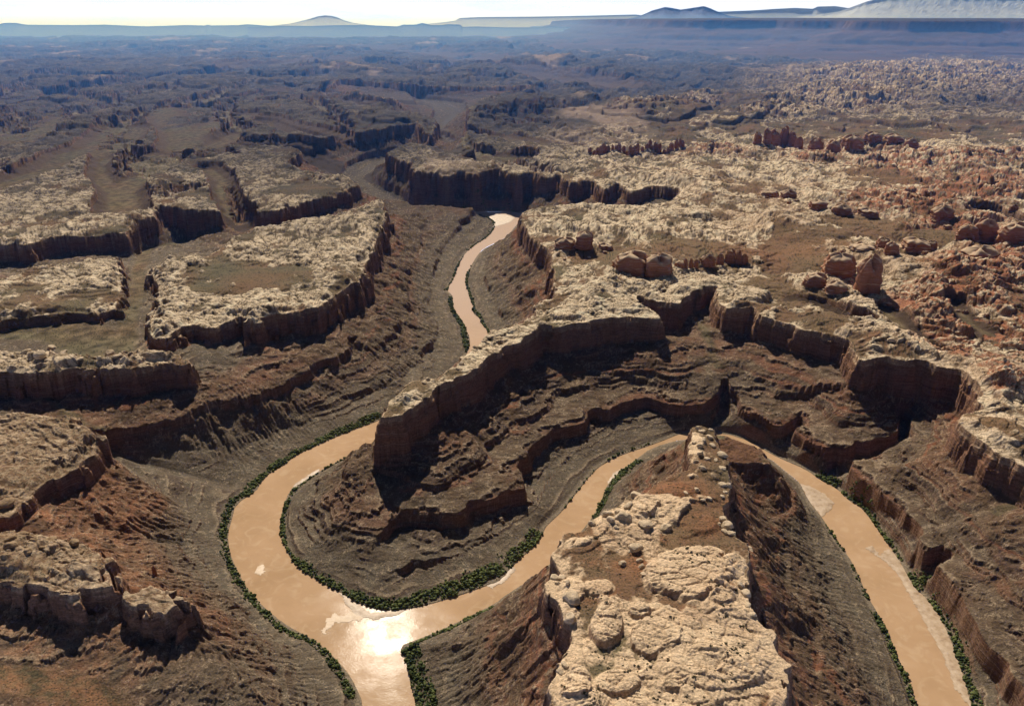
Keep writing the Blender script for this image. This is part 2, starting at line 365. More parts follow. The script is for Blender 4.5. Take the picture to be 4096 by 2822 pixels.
def n_soft(X, Y): return perlin(X * 3.1, Y * 2.3, 127)
def surface(r):
    """height, colour, region of the rows r"""
    X, Y = grid(ROWS[r], KU)
    d = {k: up(C[k], r) for k in C if k != 'rid'}
    rid = C['rid'][np.minimum((r + CS // 2) // CS, C['rid'].shape[0] - 1)][:, np.minimum((FJ + CS // 2) // CS, C['rid'].shape[1] - 1)]
    near = (1 - sstep(60, 130, Y)).astype(F32)
    far = sstep(90, 200, Y).astype(F32)
    # ragged, jointed rims
    wx = fbm(X * .9, Y * .9, 3, 3) * .16; wy = fbm(X * .9, Y * .9, 3, 5) * .16
    e1, c1, a1 = voronoi((X + wx) * 3.6, (Y + wy) * 3.6, .8, 21)
    e2, c2, a2 = voronoi((X + wx * .5) * 9., (Y + wy * .5) * 9., .8, 23)
    lowf = fbm(X * .55, Y * .55, 3, 31)
    rag = .26 * fbm(X * 1.1, Y * 1.1, 4, 41) + .14 * (c1 - .5)
    rag = rag * (1 + 2.0 * sstep(40, 120, Y)) + 1.0 * far * fbm(X * .12, Y * .12, 4, 45)
    rag = rag * (1 + .8 * sstep(-2, -6, X) * sstep(70, 50, Y))
    narrow = sstep(0., .25, np.abs(d['dr'])) * .75 + .25
    dr = d['dr'] + rag * np.where(d['dr'] < 0, narrow, 1)
    d['dr'] = dr
    d['br'] = d['br'] + .30 * fbm(X * .95, Y * .95, 3, 43, .42) 
    d['bl'] = d['bl'] + .26 * fbm(X * 1.3, Y * 1.3, 3, 47) + .03 * (c1 - .5)
    t, S = contour_t(d)
    dvp = np.maximum(d['dv'], 0)
    # gullies down the slopes
    g1 = gullies(X * 1.15, Y * 1.15, d['gx'], d['gy'], 61)
    g2 = gullies(X * 2.9 + wx, Y * 2.9 + wy, d['gx'], d['gy'], 63)
    g3 = gullies(X * 7. + wx, Y * 7. + wy, d['gx'], d['gy'], 67)
    rid1 = np.abs(g1) * 2 - .55; rid2 = np.abs(g2) * 2 - .55; rid3 = np.abs(g3) * 2 - .5
    env = np.clip(4 * t * (1 - t), 0, 1)
    crag = sstep(-.15, .35, fbm(X * .8, Y * .8, 3, 71))
    GS = .18 + .62 * np.clip(d['gul'], 0, 1) * (1 - .6 * d['mr']) * np.where(rid == 0, .45, 1.)
    spur = fbm(X * .62 + .4 * wx, Y * .62 + .4 * wy, 4, 72, .42); spur2 = fbm(X * 1.9, Y * 1.9, 4, 74)
    tt = t + env * (.024 * rid1 * GS + .006 * rid2 * GS + .085 * sstep(.05, .40, t) * spur * mix(.8, 1.1, d['mr']) * np.where(rid == 0, .35, 1) + .010 * spur2)
    tt = np.clip(tt, 0, 1)
    # strength of the two cliff bands
    s1 = np.clip(mix(.12 + .35 * sstep(-.1, .4, lowf) + .5 * sstep(45, 60, Y), .95, d['mr']), 0, 1)
    s2 = np.clip(mix(mix(.25 + .4 * sstep(0, .5, fbm(X * .7, Y * .7, 2, 73)), .45, d['mr']), 1., d['ml']), 0, 1)
    s1 = s1 * (1 - .75 * d['ml'])
    fg = (rid == 0); s1 = np.where(fg, .12 * crag, s1); s2 = np.where(fg, .22 * crag, s2)
    dt1 = .10 / np.maximum(S, .5); dt2 = .12 / np.maximum(S, .5)
    conc = lambda q: q ** mix(1.18, 1.65, np.clip(d['gul'], 0, 1) * (1 - d['mr']))
    cone = np.clip(.5 + 1.3 * fbm(X * 1.25, Y * 1.25, 3, 77), 0, 1)
    lo1 = mix(conc(.30), mix(.11, .20, np.clip(d['tier'], 0, 1)) + .07 * cone, s1); hi1 = mix(conc(.30), .46, s1)
    lo2 = mix(conc(.58), .49 + .06 * cone, s2); hi2 = mix(conc(.58), .72, s2)
    hi1 = np.minimum(hi1, lo2 - .03)
    tb0 = .15 + .03 * fbm(X * 1.1, Y * 1.1, 3, 79); s0 = s1 * sstep(-.45, .05, fbm(X * .9, Y * .9, 2, 78)) * np.clip(.25 + d['tier'], 0, 1); dt0 = .06 / np.maximum(S, .5)
    lo0 = mix(lo1 * tb0 / .30, .015 + .04 * cone, s0); hi0 = mix(lo1 * tb0 / .30, np.minimum(.165 + .03 * lowf, lo1), s0)
    low = np.where(tt < tb0 - dt0, lo0 * tt / (tb0 - dt0), np.where(tt < tb0, lo0 + (hi0 - lo0) * (tt - tb0 + dt0) / dt0, hi0 + (lo1 - hi0) * (tt - tb0) / np.maximum(.30 - dt1 - tb0, .01)))
    p = np.where(tt < .30 - dt1, low,
        np.where(tt < .30, lo1 + (hi1 - lo1) * (tt - .30 + dt1) / dt1,
        np.where(tt < .58 - dt2, hi1 + (lo2 - hi1) * (tt - .30) / (.28 - dt2),
        np.where(tt < .58, lo2 + (hi2 - lo2) * (tt - .58 + dt2) / dt2, hi2 + (1 - hi2) * np.clip((tt - .58) / .42, 0, 1) ** 1.08))))
    Hb = d['H'] + .10 * fbm(X * .25, Y * .25, 2, 81)
    fgm0 = (rid == 0).astype(F32)
    CH = d['CH'] * (1 + .25 * lowf) * (1 - .15 * sstep(45, 65, Y)) * (1.08 - .16 * cone)
    zt = Hb - CH
    z = d['zv'] + np.maximum(zt - d['zv'], .1) * p
    # fine ledges and crags on the slopes
    out0 = sstep(.02, .22, fbm(X * 4.4, Y * 4.4, 4, 75) + .25 * rid2 * GS - .05)
    z = z + env * GS * (.032 * rid2 + .014 * rid3 + .025 * crag * rid1) + env * near * (.030 * out0 * (.25 + crag) + .016 * fbm(X * 9., Y * 9., 2, 76))
    led = np.clip(sstep(-.30, .20, fbm(X * .6 + 9, Y * .6, 3, 91)) * .85 + d['mr'] * .12, 0, 1) * (1 - .65 * np.clip(d['gul'], 0, 1) * (1 - d['mr']))
    zw = z + .03 * fbm(X * 1.2, Y * 1.2, 2, 93)
    wob = .030 * np.sin(zw * 17. + 1.) + .014 * np.sin(zw * 41. + 2.5 + 1.5 * lowf); zw = zw + wob
    zl = .68 * terrace(zw, .125, .82) + .32 * terrace(zw + .02, .05, .7) - (zw - z)
    z = np.where(p > .02, mix(z, zl, led * sstep(.02, .10, p) * (1 - .85 * fg)), z)
    z = z + sstep(.02, .2, dvp) * (.010 * fbm(X * 7, Y * 7, 3, 95) + .012 * crag * fbm(X * 14, Y * 14, 2, 97, ridged=True)) * near
    # the capping cliff, in two or three leaps
    cw = .17 * CH / .6 * (1 - .35 * fgm0)
    k = np.clip(1 - np.maximum(dr, 0) / cw, 0, 1)
    kj = np.clip(k + .10 * fbm(X * 2.2, Y * 2.2, 2, 171), 0, 1)
    kk = .06 * sstep(0, .12, kj) + .42 * sstep(.12, .26, kj) + .04 * sstep(.26, .5, kj) + .24 * sstep(.5, .60, kj) + .04 * sstep(.60, .82, kj) + .20 * sstep(.82, .92, kj)
    out = dr > 0
    zc = zt + CH * kk  # (lifted to the roof edge below)
    # ---- plateau tops
    inn = np.maximum(-dr, 0)
    lft = np.maximum(sstep(-1.5, -4.5, X), (rid >= 2).astype(F32))
    fgm = (rid == 0).astype(F32)
    pat = .75 * fbm(X * .85 + .3 * wx, Y * .55, 5, 101, .58) + .45 * fbm(X * .22, Y * .15, 2, 102)
    mead = d['meadow'] * mix(.72, .95, lft) * np.clip(1 + 1.6 * pat, .3, 1.6) + mix(1.15, 1.0, lft) * pat + .10 + far * .15
    rock = 1 - sstep(.12, .28, mead + .16 * fbm(X * 3.4, Y * 2.6, 4, 104) + .13 * fgm)
    ca, sa = math.cos(.32), math.sin(.32)
    RX = (X * ca - Y * sa); RY = (X * sa + Y * ca)
    sc = mix(2.8, 1.5, sstep(35, 60, Y))
    E, cid, A = voronoi((RX + wx) * sc * mix(.45, .75, fgm), (RY + wy) * sc * 1.35, .80, 111)
    E2, cid2, A2 = voronoi((RX - wx) * sc * 2.5, (RY + wy) * sc * 3.6, .88, 113)
    pm = np.clip(mix(sstep(-.05, .30, fbm(X * .8, Y * .6, 3, 115)), .85, lft), 0, 1) * (1 - .55 * fgm)
    pm2 = sstep(-.2, .3, fbm(X * 1.4, Y * 1.1, 3, 117)) * (1 - .5 * fgm)
    pil = sstep(.015, .20, E) * .8 + .2 * np.sqrt(np.clip(E * 1.6, 0, 1)); pil2 = sstep(.02, .26, E2)
    und = fbm(X * .32, Y * .32, 3, 121)
    onion = fbm(X * .8, Y * .6, 3, 119)
    scarp = terrace(fbm(X * .20 + .5 * wx, Y * .13, 4, 118) * 2.0, .16, .90) * .40 * (1 - lft) * (1 - fgm) * sstep(.15, 1.4, inn)
    ter = (terrace(und * .6 + .15 * lowf, .10, .82) * .6 + terrace(onion * mix(.17, .30, fgm) + .04 * n_soft(X, Y), .040, .66) * (.15 + .85 * rock)) * (1 - .45 * fgm) * (1 - .8 * sstep(.4, .9, d['meadow']))
    roof = scarp + ter + rock * (np.maximum(pm, .4) * (.050 * pil + .055 * (cid - .5) * pil) + mix(1., .45, sstep(24, 40, Y)) * (.018 * np.maximum(pm2, .3) * pil2 + .012 * (cid2 - .5) * pil2 * pm2) + .03) + .008 * fbm(X * 9, Y * 9, 3, 123) * near
    dm = np.clip(d['dome'] + .75 * fbm(X * 1.5, Y * 1.5, 4, 125) * sstep(0, .2, d['dome']), 0, 1)
    domeh = (.75 * sstep(.0, .30, dm) + .25 * dm) * d['domeh'] * .75 * (.62 + .22 * (cid - .5) + .16 * pil + .08 * pil2)
    domeh = mix(domeh, terrace(domeh, .035, .6), .5)
    roof = mix(roof, roof * .4, np.clip(dm * 2, 0, 1)) + domeh
    rock = np.maximum(rock, sstep(.0, .10, dm))
    edge = sstep(0., .35, inn)
    roof = roof * (.35 + .65 * edge)
    stepdn = sstep(.50, .0, inn + .40 * fbm(X * 1.0, Y * 1.0, 2, 122)) * mix(.45, .8, lft)
    roof = roof - .20 * stepdn
    # needles, fins and domes
    nd = np.clip(d['needle'] * 1.0 + .25 * und, 0, 1) * sstep(.1, .6, inn)
    N1 = 1 - np.abs(fbm(RX * .30, RY * .50, 3, 131)) * 2.6
    N2, nid, NA = voronoi((RX + 2 * wx) * mix(1.7, 1.2, sstep(45, 90, Y)), (RY + 2 * wy) * mix(1.3, .7, sstep(45, 90, Y)), .9, 133)
    dome = (.45 + .55 * np.sqrt(np.clip(1 - (NA / .75) ** 2, 0, 1))) * sstep(.01, .14, N2)
    fin = sstep(.15, .75, N1) * (.35 + .65 * dome)
    zn = terrace(fin * (.45 + .6 * nid) * 1.0, .10, .5)
    roof = roof + nd * zn * mix(.42, .80, sstep(50, 120, Y))
    roof = roof + far * .5 * terrace(fbm(X * .055, Y * .022, 4, 141) * 2.2, .5, .8)
    ztop = Hb + roof
    z = np.where(out & (dr < cw), np.maximum(zt + (ztop - zt) * kk, z), z)
    fr_ = sstep(52, 85, Y) * (~out) * sstep(0, 1.5, inn)
    rv_ = fbm(X * .034 + .5, Y * .017, 5, 142, .5, True)
    cany = sstep(.52, .74, rv_)
    ac = X * .95 + Y * .32; al = -X * .32 + Y * .95
    gr_ = fbm(ac * .085 + .9 * wx, al * .020, 5, 144, .5, True)
    grab = sstep(.50, .70, gr_) * sstep(44, 60, Y) * sstep(190, 130, Y) * sstep(14, -6, X)
    ztop = ztop - (~out) * sstep(0, 1.5, inn) * .95 * mix(grab, terrace(grab, .5, .8), .7)
    ztop = ztop + fr_ * ((.55 * terrace(fbm(X * .075, Y * .040, 5, 143) * 2., .40, .93) + .95 * terrace(fbm(X * .018, Y * .012, 5, 145, .45) * 2.2, .55, .95) * sstep(60, 100, Y)) - 1.5 * terrace(cany, .34, .85) * sstep(60, 120, Y) * sstep(40, -10, X) - .35 * cany)
    z = np.where(out, z, ztop)
    # soften the block in slump below rims: fallen blocks on the talus head
    zpl = np.where(out, 0, 1)
    # ---- trenches in the tops
    tr = d['tq'] + (.22 * fbm(X * .9, Y * .9, 4, 151) + .10 * (c1 - .5)) * np.clip(1.1 / d['tw'], .2, 1.4) + (.5 * fbm(X * .28, Y * .16, 3, 153) + .10) / np.maximum(d['tw'], .9)
    trc = np.clip(tr, 0, 1.2)
    g4 = gullies(X * 1.3, Y * 1.3, d['gx'] * 0 + .8, d['gy'] * 0 + .6, 163)
    depth = np.maximum(z - d['tz'], 0)
    cf = np.clip(.10 / d['tw'], .02, .14)
    f = np.where(trc < 1 - cf, .50 * (trc / (1 - cf)) ** 1.35, .50 + .50 * np.clip((trc - 1 + cf) / cf, 0, 1))
    f = np.where(d['tw'] > 2, np.where(trc < .5, .35 * (trc / .5), np.where(trc < .53, .35 + .15 * (trc - .5) / .03, np.where(trc < 1 - cf, .5 + .22 * (trc - .53) / (.47 - cf), .72 + .28 * np.clip((trc - 1 + cf) / cf, 0, 1)))), f)
    intr = (tr < 1) & (~out | (depth > 0)) & (z > d['tz'])
    z = np.where(intr, d['tz'] + depth * f, z)
    # flat valley floors and river banks
    bank = d['river']
    zb = np.where(bank < 0, np.maximum(-.12, bank * .9), .015 + .10 * np.minimum(bank, .25))
    z = np.where(bank < .25, mix(zb, np.maximum(z, zb), sstep(.10, .25, bank)), z)
    # ------------------------------------------------ colour
    P = PAL
    def lerp(c, k2, m): return c + (k2 - c) * m[..., None]
    n1 = fbm(X * 2.1, Y * 2.1, 4, 201); n2 = fbm(X * 6.5, Y * 6.5, 3, 203); n3 = fbm(X * .35, Y * .35, 3, 205)
    spec = hash01((X * 41).astype(np.int64), (Y * 33).astype(np.int64), 5)
    zr = np.clip((z - d['zv']) / np.maximum(Hb - d['zv'], .3), 0, 1)
    col = np.broadcast_to(P['talus'], X.shape + (3,)).astype(F32)
    col = lerp(col, P['grey'], np.clip(sstep(.55, .05, zr) * .75 + .5 * n1, 0, 1))
    strat = fbm(zw * 5.5 + .35 * n3, X * .05 + Y * .05, 3, 211)
    col = lerp(col, P['redband'], np.clip(sstep(.05, .45, strat + .25 * n3) * sstep(.16, .45, zr) * .85, 0, 1))
    warm = sstep(36, 16, Y)
    col = lerp(col, P['redband'], np.clip(sstep(.25, .8, zr) * warm * (.32 + 1.1 * n1 + .6 * n3), 0, .8))
    wl = sstep(-5.5, -8.5, X) * sstep(24, 16, Y)
    col = lerp(col, P['redsoil'], np.clip(wl * np.maximum(sstep(.15, .45, zr), sstep(15.5, 12.5, Y)) * (.45 + .9 * n1 + .5 * n3), 0, .8))
    col = lerp(col, P['dark'], np.clip(sstep(.1, .6, n2 + .5 * crag - .25) * .55, 0, 1))
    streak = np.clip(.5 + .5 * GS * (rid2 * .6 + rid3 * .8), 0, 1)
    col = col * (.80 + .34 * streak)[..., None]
    lay = np.floor(zw / .125); lh = hash01((lay + 50).astype(np.int64), np.zeros(X.shape, np.int64), 77)
    col = col * (.78 + .46 * lh * led + .18 * (1 - led))[..., None]
    col = lerp(col, P['redband'], led * .40 * sstep(.62, .9, hash01((lay + 90).astype(np.int64), np.zeros(X.shape, np.int64), 78)) * sstep(.1, .3, zr))
    kf = zw / .125; kf = kf - np.floor(kf); kg = (zw + .02) / .05; kg = kg - np.floor(kg)
    col = lerp(col, P['dark'], np.clip(led * (.9 * sstep(.72, .82, kf) + .4 * sstep(.6, .75, kg)) * (p > .03), 0, .9))  # dark risers paint in the thin shadows under the ledges
    col = lerp(col, P['cream2'] * .8, led * .42 * sstep(.20, .06, kf) * (p > .03))  # pale ledge lips, painted as if catching the sun
    pale = sstep(.30, .55, hash01((X * 55).astype(np.int64), (Y * 47).astype(np.int64), 9) * .5 + .6 * n2)
    col = lerp(col, P['cream2'], pale * .45 * near * np.clip(.25 + 1.6 * n1 + .8 * out0, .05, 1))
    # cap cliff colour
    kc = (out & (dr < cw)).astype(F32)
    col = lerp(col, mix(P['cliff'], P['redband'], .35), kc * .8)
    col = lerp(col, P['cream2'], kc * sstep(.55, .95, k + .25 * n1) * .8)
    # tops
    top = np.broadcast_to(P['cream'], X.shape + (3,)).astype(F32)
    top = lerp(top, P['cream2'], np.clip(.5 + .9 * n1, 0, 1))
    w2 = mix(.17, .34, sstep(20, 50, Y)); cp = fbm(X * 1.3, Y * 1.0, 3, 207)
    crack = np.clip(np.maximum(np.clip(.70 + 1.6 * cp, .15, 1) * sstep(.19, .07, E), np.clip(.62 + 2.4 * n1, .05, 1) * sstep(w2, w2 * .35, E2)), 0, 1)
    shrubs = sstep(.05, .45, n2 + .35 * n1) * sstep(.35, .8, spec + .25 * n1)
    top = lerp(top, mix(P['soil'], P['shrub'], .62), crack * mix(.95, .72, fgm))
    top = lerp(top, np.array((.80, .575, .37), F32), fgm * .75)
    lowtop = sstep(2.3, 1.9, Hb) * fgm
    top = lerp(top, mix(P['talus'], P['redband'], .3), lowtop)
    red = np.clip(d['redsoil'] * (.6 + .7 * n1) + .9 * np.clip(X - 9, 0, 4) / 4 * sstep(.0, .5, n3 + .15) * (Y < 60) * near * (rid == 1), 0, 1)
    ground_c = lerp(np.broadcast_to(P['soil'], X.shape + (3,)).astype(F32), P['grass'], np.clip(.45 + 1.2 * n3, 0, 1))
    ground_c = lerp(ground_c, P['redsoil'], np.clip(red * mix(.45, .9, fgm), 0, 1))
    top = lerp(top, ground_c, np.clip(1 - rock, 0, 1))
    top = lerp(top, mix(P['redsoil'], P['cream2'], .35), red * .38 * rock)
    brn = (((rid == 5) | (rid == 6) | (rid == 7)).astype(F32) * .75 + .25 * (rid == 4))
    top = lerp(top, mix(P['soil'], P['cream2'], np.clip(.25 + 1.2 * n2, 0, 1)[..., None]), brn)
    # banded red and white fins
    bandn = np.sin((zn * nd + .25 * und) * 26 + 3 * n3 + 1.5 * n1)
    top = lerp(top, P['redrock'], np.clip(1.5 * sstep(-.35, .4, bandn) * nd * sstep(100, 40, Y) * sstep(4, 10, X), 0, .9))
    top = lerp(top, P['shrub'], np.clip(shrubs * mix(.30, .75, crack) * (1 + .5 * (1 - rock)), 0, .85) * near)
    vs_, vid_, va_ = voronoi(X * mix(17., 11., sstep(18, 40, Y)), Y * mix(17., 8., sstep(18, 40, Y)), 1., 231)
    scrub = sstep(.34, .20, va_) * (vid_ > mix(.62, .45, sstep(-.2, .3, n3 + .6 * n1)))
    top = lerp(top, P['shrub'], scrub * .85 * np.clip(1 - rock + .35 * crack, 0, 1) * near)
    # far plains go dull, with pale pans
    fp = lerp(np.broadcast_to(P['farplain'], X.shape + (3,)).astype(F32), P['farlight'], np.clip(sstep(.28, .5, fbm(X * .09, Y * .03, 4, 221)) + nd * sstep(-.1, .3, n1) * .9, 0, 1))
    fp = fp * (.8 + .5 * n1)[..., None]
    fp = lerp(fp, np.array((.33, .245, .19), F32), .85 * sstep(.30, .40, fbm(X * .035 + 3, Y * .011, 4, 223)) * sstep(60, 90, Y))
    fl = sstep(40, 95, Y + mix(-25, 17, sstep(25, -12, X)) + 14 * n3 + 10 * n1) * .92
    fp = fp * (1 - .45 * cany * sstep(60, 120, Y))[..., None]
    fp = lerp(fp, P['grass'] * .75, .7 * sstep(.75, 1., grab))
    top = lerp(top, fp, fl * (1 - .75 * np.clip(nd, 0, 1)))
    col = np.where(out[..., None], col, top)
    # trenches
    ftop = (intr & (trc < 1 - cf)).astype(F32)
    slope_c = lerp(np.broadcast_to(P['talus'] * .62, X.shape + (3,)).astype(F32), P['dark'], np.clip(.4 + n1, 0, 1))
    col = lerp(col, slope_c, ftop)
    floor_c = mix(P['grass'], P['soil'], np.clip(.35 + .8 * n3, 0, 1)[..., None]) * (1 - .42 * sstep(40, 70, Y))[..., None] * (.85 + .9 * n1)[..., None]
    col = lerp(col, floor_c, intr * sstep(.45, -.15, tr + .25 * n1) * (d['tz'] > 1.6))
    col = lerp(col, P['cliff'] * .6, (intr & (trc >= 1 - cf)).astype(F32) * .8)
    vf = sstep(.25, -.05, d['dv'] + .2 * n1) * (d['zv'] > .8) * out
    col = lerp(col, mix(floor_c, P['redsoil'], (wl * np.clip(.35 + .9 * n1 + .6 * n2, 0, .7))[..., None]), vf)
    col = np.where(out[..., None], col * (1 - .42 * sstep(42, 62, Y))[..., None], col)  # distant canyon slopes darkened in colour as if in shadow
    col = lerp(col, P['shrub'], scrub * .8 * vf * near)
    # shrubs on slopes
    col = lerp(col, P['shrub'], np.clip(sstep(.18, .5, n2) * sstep(.62, .9, spec) * .75, 0, 1) * out * near)
    # banks
    col = lerp(col, P['bank'], sstep(.22, .02, bank + .08 * n2) * .55)
    col = np.clip(col, .015, .8)
    # the high mesa along the right of the horizon, in tiers
    fm = d['fm'] + 4.5 * fbm(X * .045, Y * .045, 5, 301) + .5 * fbm(X * .2, Y * .2, 3, 303)
    fz = np.interp(fm, [-60, -6, 0, 2.0, 12, 13.2, 24, 25, 44, 60], [12.9, 12.4, 12.0, 9.2, 6.2, 5.2, 4.0, 3.4, 2.7, 1.5])
    fz = fz + np.clip(fm / 12, 0, 1) * np.clip((46 - fm) / 20, 0, 1) * .8 * fbm(X * .12, Y * .12, 4, 305)
    fz = np.where(fm > 56, -9., fz)
    onfm = fz > z
    z = np.where(onfm, fz, z)
    fc = lerp(np.broadcast_to(np.array((.075, .05, .045), F32), X.shape + (3,)).astype(F32), np.array((.115, .068, .055), F32), np.clip(.5 + 1.5 * fbm(X * .05, Y * .05 + fz * .8, 4, 307), 0, 1))
    fc = lerp(fc, np.array((.09, .055, .045), F32), ((fm > -.5) & (fm < 2.2)).astype(F32) * .6)
    fc = lerp(fc, np.array((.055, .05, .04), F32), (fm < -.5).astype(F32) * .8)
    col = np.where(onfm[..., None], fc, col)
    rid = np.where(onfm & (fm < 40), 20, rid)
    z = z - (X * X + Y * Y) / (2 * 63710.)
    steep_id = np.zeros(X.shape, np.int8)
    return z.astype(F32), col.astype(F32), rid.astype(np.int8), d['river'].astype(F32), X.astype(F32), Y.astype(F32), dr.astype(F32)

chunks = np.array_split(FI, 48)
parts = list(POOL.map(surface, chunks))
Z = np.concatenate([p[0] for p in parts]); COL = np.concatenate([p[1] for p in parts]); RID = np.concatenate([p[2] for p in parts])
RIV = np.concatenate([p[3] for p in parts]); GX = np.concatenate([p[4] for p in parts]); GY = np.concatenate([p[5] for p in parts]); DR = np.concatenate([p[6] for p in parts])
del parts
print('surface', NR, NC, round(time.time() - T0, 1))

def ground_z(x, y):
    """height of the built ground at a plan position"""
    i = np.interp(y, ROWS, FI)
    k = x / (y * CP + (CAM_H - 1.6) * SP)
    j = (k - KU[0]) / (KU[1] - KU[0])
    i0 = int(min(max(i, 0), NR - 2)); j0 = int(min(max(j, 0), NC - 2))
    fi, fj = i - i0, j - j0
    return float((Z[i0, j0] * (1 - fj) + Z[i0, j0 + 1] * fj) * (1 - fi) + (Z[i0 + 1, j0] * (1 - fj) + Z[i0 + 1, j0 + 1] * fj) * fi)
def field_at(A, x, y):
    i = np.interp(y, ROWS, FI); k = x / (y * CP + (CAM_H - 1.6) * SP); j = (k - KU[0]) / (KU[1] - KU[0])
    return A[int(round(min(max(i, 0), NR - 1))), int(round(min(max(j, 0), NC - 1)))]

#@@MATERIALS@@
scene = bpy.context.scene
col_main = scene.collection
def nodes(name):
    m = bpy.data.materials.new(name); m.use_nodes = True
    nt = m.node_tree
    b = next(n for n in nt.nodes if n.type == 'BSDF_PRINCIPLED')
    return m, nt, b
def N(nt, typ, **kw):
    n = nt.nodes.new(typ)
    for k, v in kw.items(): setattr(n, k, v)
    return n
def L(nt, a, b): nt.links.new(a, b)
def val(nt, op, a, b=None, clamp=False):
    n = N(nt, 'ShaderNodeMath', operation=op); n.use_clamp = clamp
    for i, q in enumerate((a, b)):
        if q is None: continue
        if isinstance(q, (int, float)): n.inputs[i].default_value = q
        else: L(nt, q, n.inputs[i])
    return n.outputs[0]
def noise(nt, vec, scale, detail=4, rough=.55):
    n = N(nt, 'ShaderNodeTexNoise'); n.inputs['Scale'].default_value = scale; n.inputs['Detail'].default_value = detail; n.inputs['Roughness'].default_value = rough
    L(nt, vec, n.inputs['Vector']); return n.outputs['Fac']
def ramp(nt, fac, stops):
    n = N(nt, 'ShaderNodeValToRGB'); el = n.color_ramp.elements
    while len(el) < len(stops): el.new(.5)
    for e, (p, c) in zip(el, stops): e.position = p; e.color = (*c, 1)
    L(nt, fac, n.inputs[0]); return n.outputs[0]
def mixc(nt, fac, a, b, mode='MIX'):
    n = N(nt, 'ShaderNodeMix', data_type='RGBA', blend_type=mode)
    for s, q in ((n.inputs[0], fac), (n.inputs[6], a), (n.inputs[7], b)):
        if isinstance(q, (int, float)): s.default_value = q
        elif isinstance(q, tuple): s.default_value = (*q, 1)
        else: L(nt, q, s)
    return n.outputs[2]
def maprange(nt, v, a, b, c=0., d=1.):
    n = N(nt, 'ShaderNodeMapRange'); n.inputs[1].default_value = a; n.inputs[2].default_value = b; n.inputs[3].default_value = c; n.inputs[4].default_value = d
    L(nt, v, n.inputs[0]); return n.outputs[0]

def terrain_material():
    m, nt, b = nodes('canyon rock and soil')
    at = N(nt, 'ShaderNodeAttribute', attribute_name='Col')
    geo = N(nt, 'ShaderNodeNewGeometry')
    pos = geo.outputs['Position']
    sep = N(nt, 'ShaderNodeSeparateXYZ'); L(nt, pos, sep.inputs[0])
    sn = N(nt, 'ShaderNodeSeparateXYZ'); L(nt, geo.outputs['True Normal'], sn.inputs[0])
    steep = maprange(nt, sn.outputs['Z'], .62, .25)
    # bedding: thin layers by height, warped a little
    warp = noise(nt, pos, .8, 3)
    zz = val(nt, 'ADD', sep.outputs['Z'], val(nt, 'MULTIPLY', warp, .25))
    cmb = N(nt, 'ShaderNodeCombineXYZ'); L(nt, val(nt, 'MULTIPLY', sep.outputs['X'], .35), cmb.inputs[0]); L(nt, val(nt, 'MULTIPLY', sep.outputs['Y'], .35), cmb.inputs[1]); L(nt, val(nt, 'MULTIPLY', zz, 7.), cmb.inputs[2])
    bed = noise(nt, cmb.outputs[0], 1.6, 5, .65)
    bedc = ramp(nt, bed, [(.30, (.07, .04, .03)), (.44, (.24, .11, .065)), (.50, (.33, .19, .12)), (.56, (.13, .06, .04)), (.64, (.34, .21, .14)), (.74, (.42, .29, .20))])
    # vertical stain streaks
    cm2 = N(nt, 'ShaderNodeCombineXYZ'); L(nt, val(nt, 'MULTIPLY', sep.outputs['X'], 9.), cm2.inputs[0]); L(nt, val(nt, 'MULTIPLY', sep.outputs['Y'], 9.), cm2.inputs[1]); L(nt, val(nt, 'MULTIPLY', sep.outputs['Z'], 1.2), cm2.inputs[2])
    stain = noise(nt, cm2.outputs[0], 1., 3)
    bedc = mixc(nt, maprange(nt, stain, .52, .8, 0, .35), bedc, (.06, .04, .033))
    c = mixc(nt, val(nt, 'MULTIPLY', steep, .62), at.outputs['Color'], bedc)
    fine = noise(nt, pos, 22., 5, .65)
    c = mixc(nt, 1., c, ramp(nt, fine, [(.28, (.52, .51, .50)), (.5, (1, 1, 1)), (.75, (1.36, 1.34, 1.31))]), 'MULTIPLY')
    L(nt, c, b.inputs['Base Color'])
    b.inputs['Roughness'].default_value = .95
    b.inputs['Specular IOR Level'].default_value = .08
    bump = N(nt, 'ShaderNodeBump'); bump.inputs['Strength'].default_value = 1.; bump.inputs['Distance'].default_value = .05
    h = val(nt, 'ADD', noise(nt, pos, 14., 6, .68), val(nt, 'MULTIPLY', val(nt, 'MULTIPLY', bed, steep), 1.4))
    L(nt, h, bump.inputs['Height']); L(nt, bump.outputs[0], b.inputs['Normal'])
    return m
M_TERRAIN = terrain_material()

def grid_object(name, fmask, label=None):
    """one landform: the faces of the survey grid that belong to it"""
    fi, fj = np.nonzero(fmask)
    a = fi * NC + fj
    quads = np.stack([a, a + 1, a + NC + 1, a + NC], 1)
    uniq, inv = np.unique(quads, return_inverse=True)
    me = bpy.data.meshes.new(name)
    me.vertices.add(len(uniq)); me.loops.add(quads.size); me.polygons.add(len(quads))
    co = np.stack([GX.ravel()[uniq], GY.ravel()[uniq], Z.ravel()[uniq]], 1).astype(F32)
    me.vertices.foreach_set('co', co.ravel())
    me.loops.foreach_set('vertex_index', inv.ravel().astype(np.int32))
    me.polygons.foreach_set('loop_start', np.arange(0, quads.size, 4, dtype=np.int32))
    me.update(calc_edges=True)
    ca = me.attributes.new('Col', 'FLOAT_COLOR', 'POINT')
    cc = np.ones((len(uniq), 4), F32); cc[:, :3] = COL.reshape(-1, 3)[uniq]
    ca.data.foreach_set('color', cc.ravel())
    me.materials.append(M_TERRAIN)
    o = bpy.data.objects.new(name, me); col_main.objects.link(o)
    o['kind'] = 'structure'
    if label: o['label'] = label
    return o

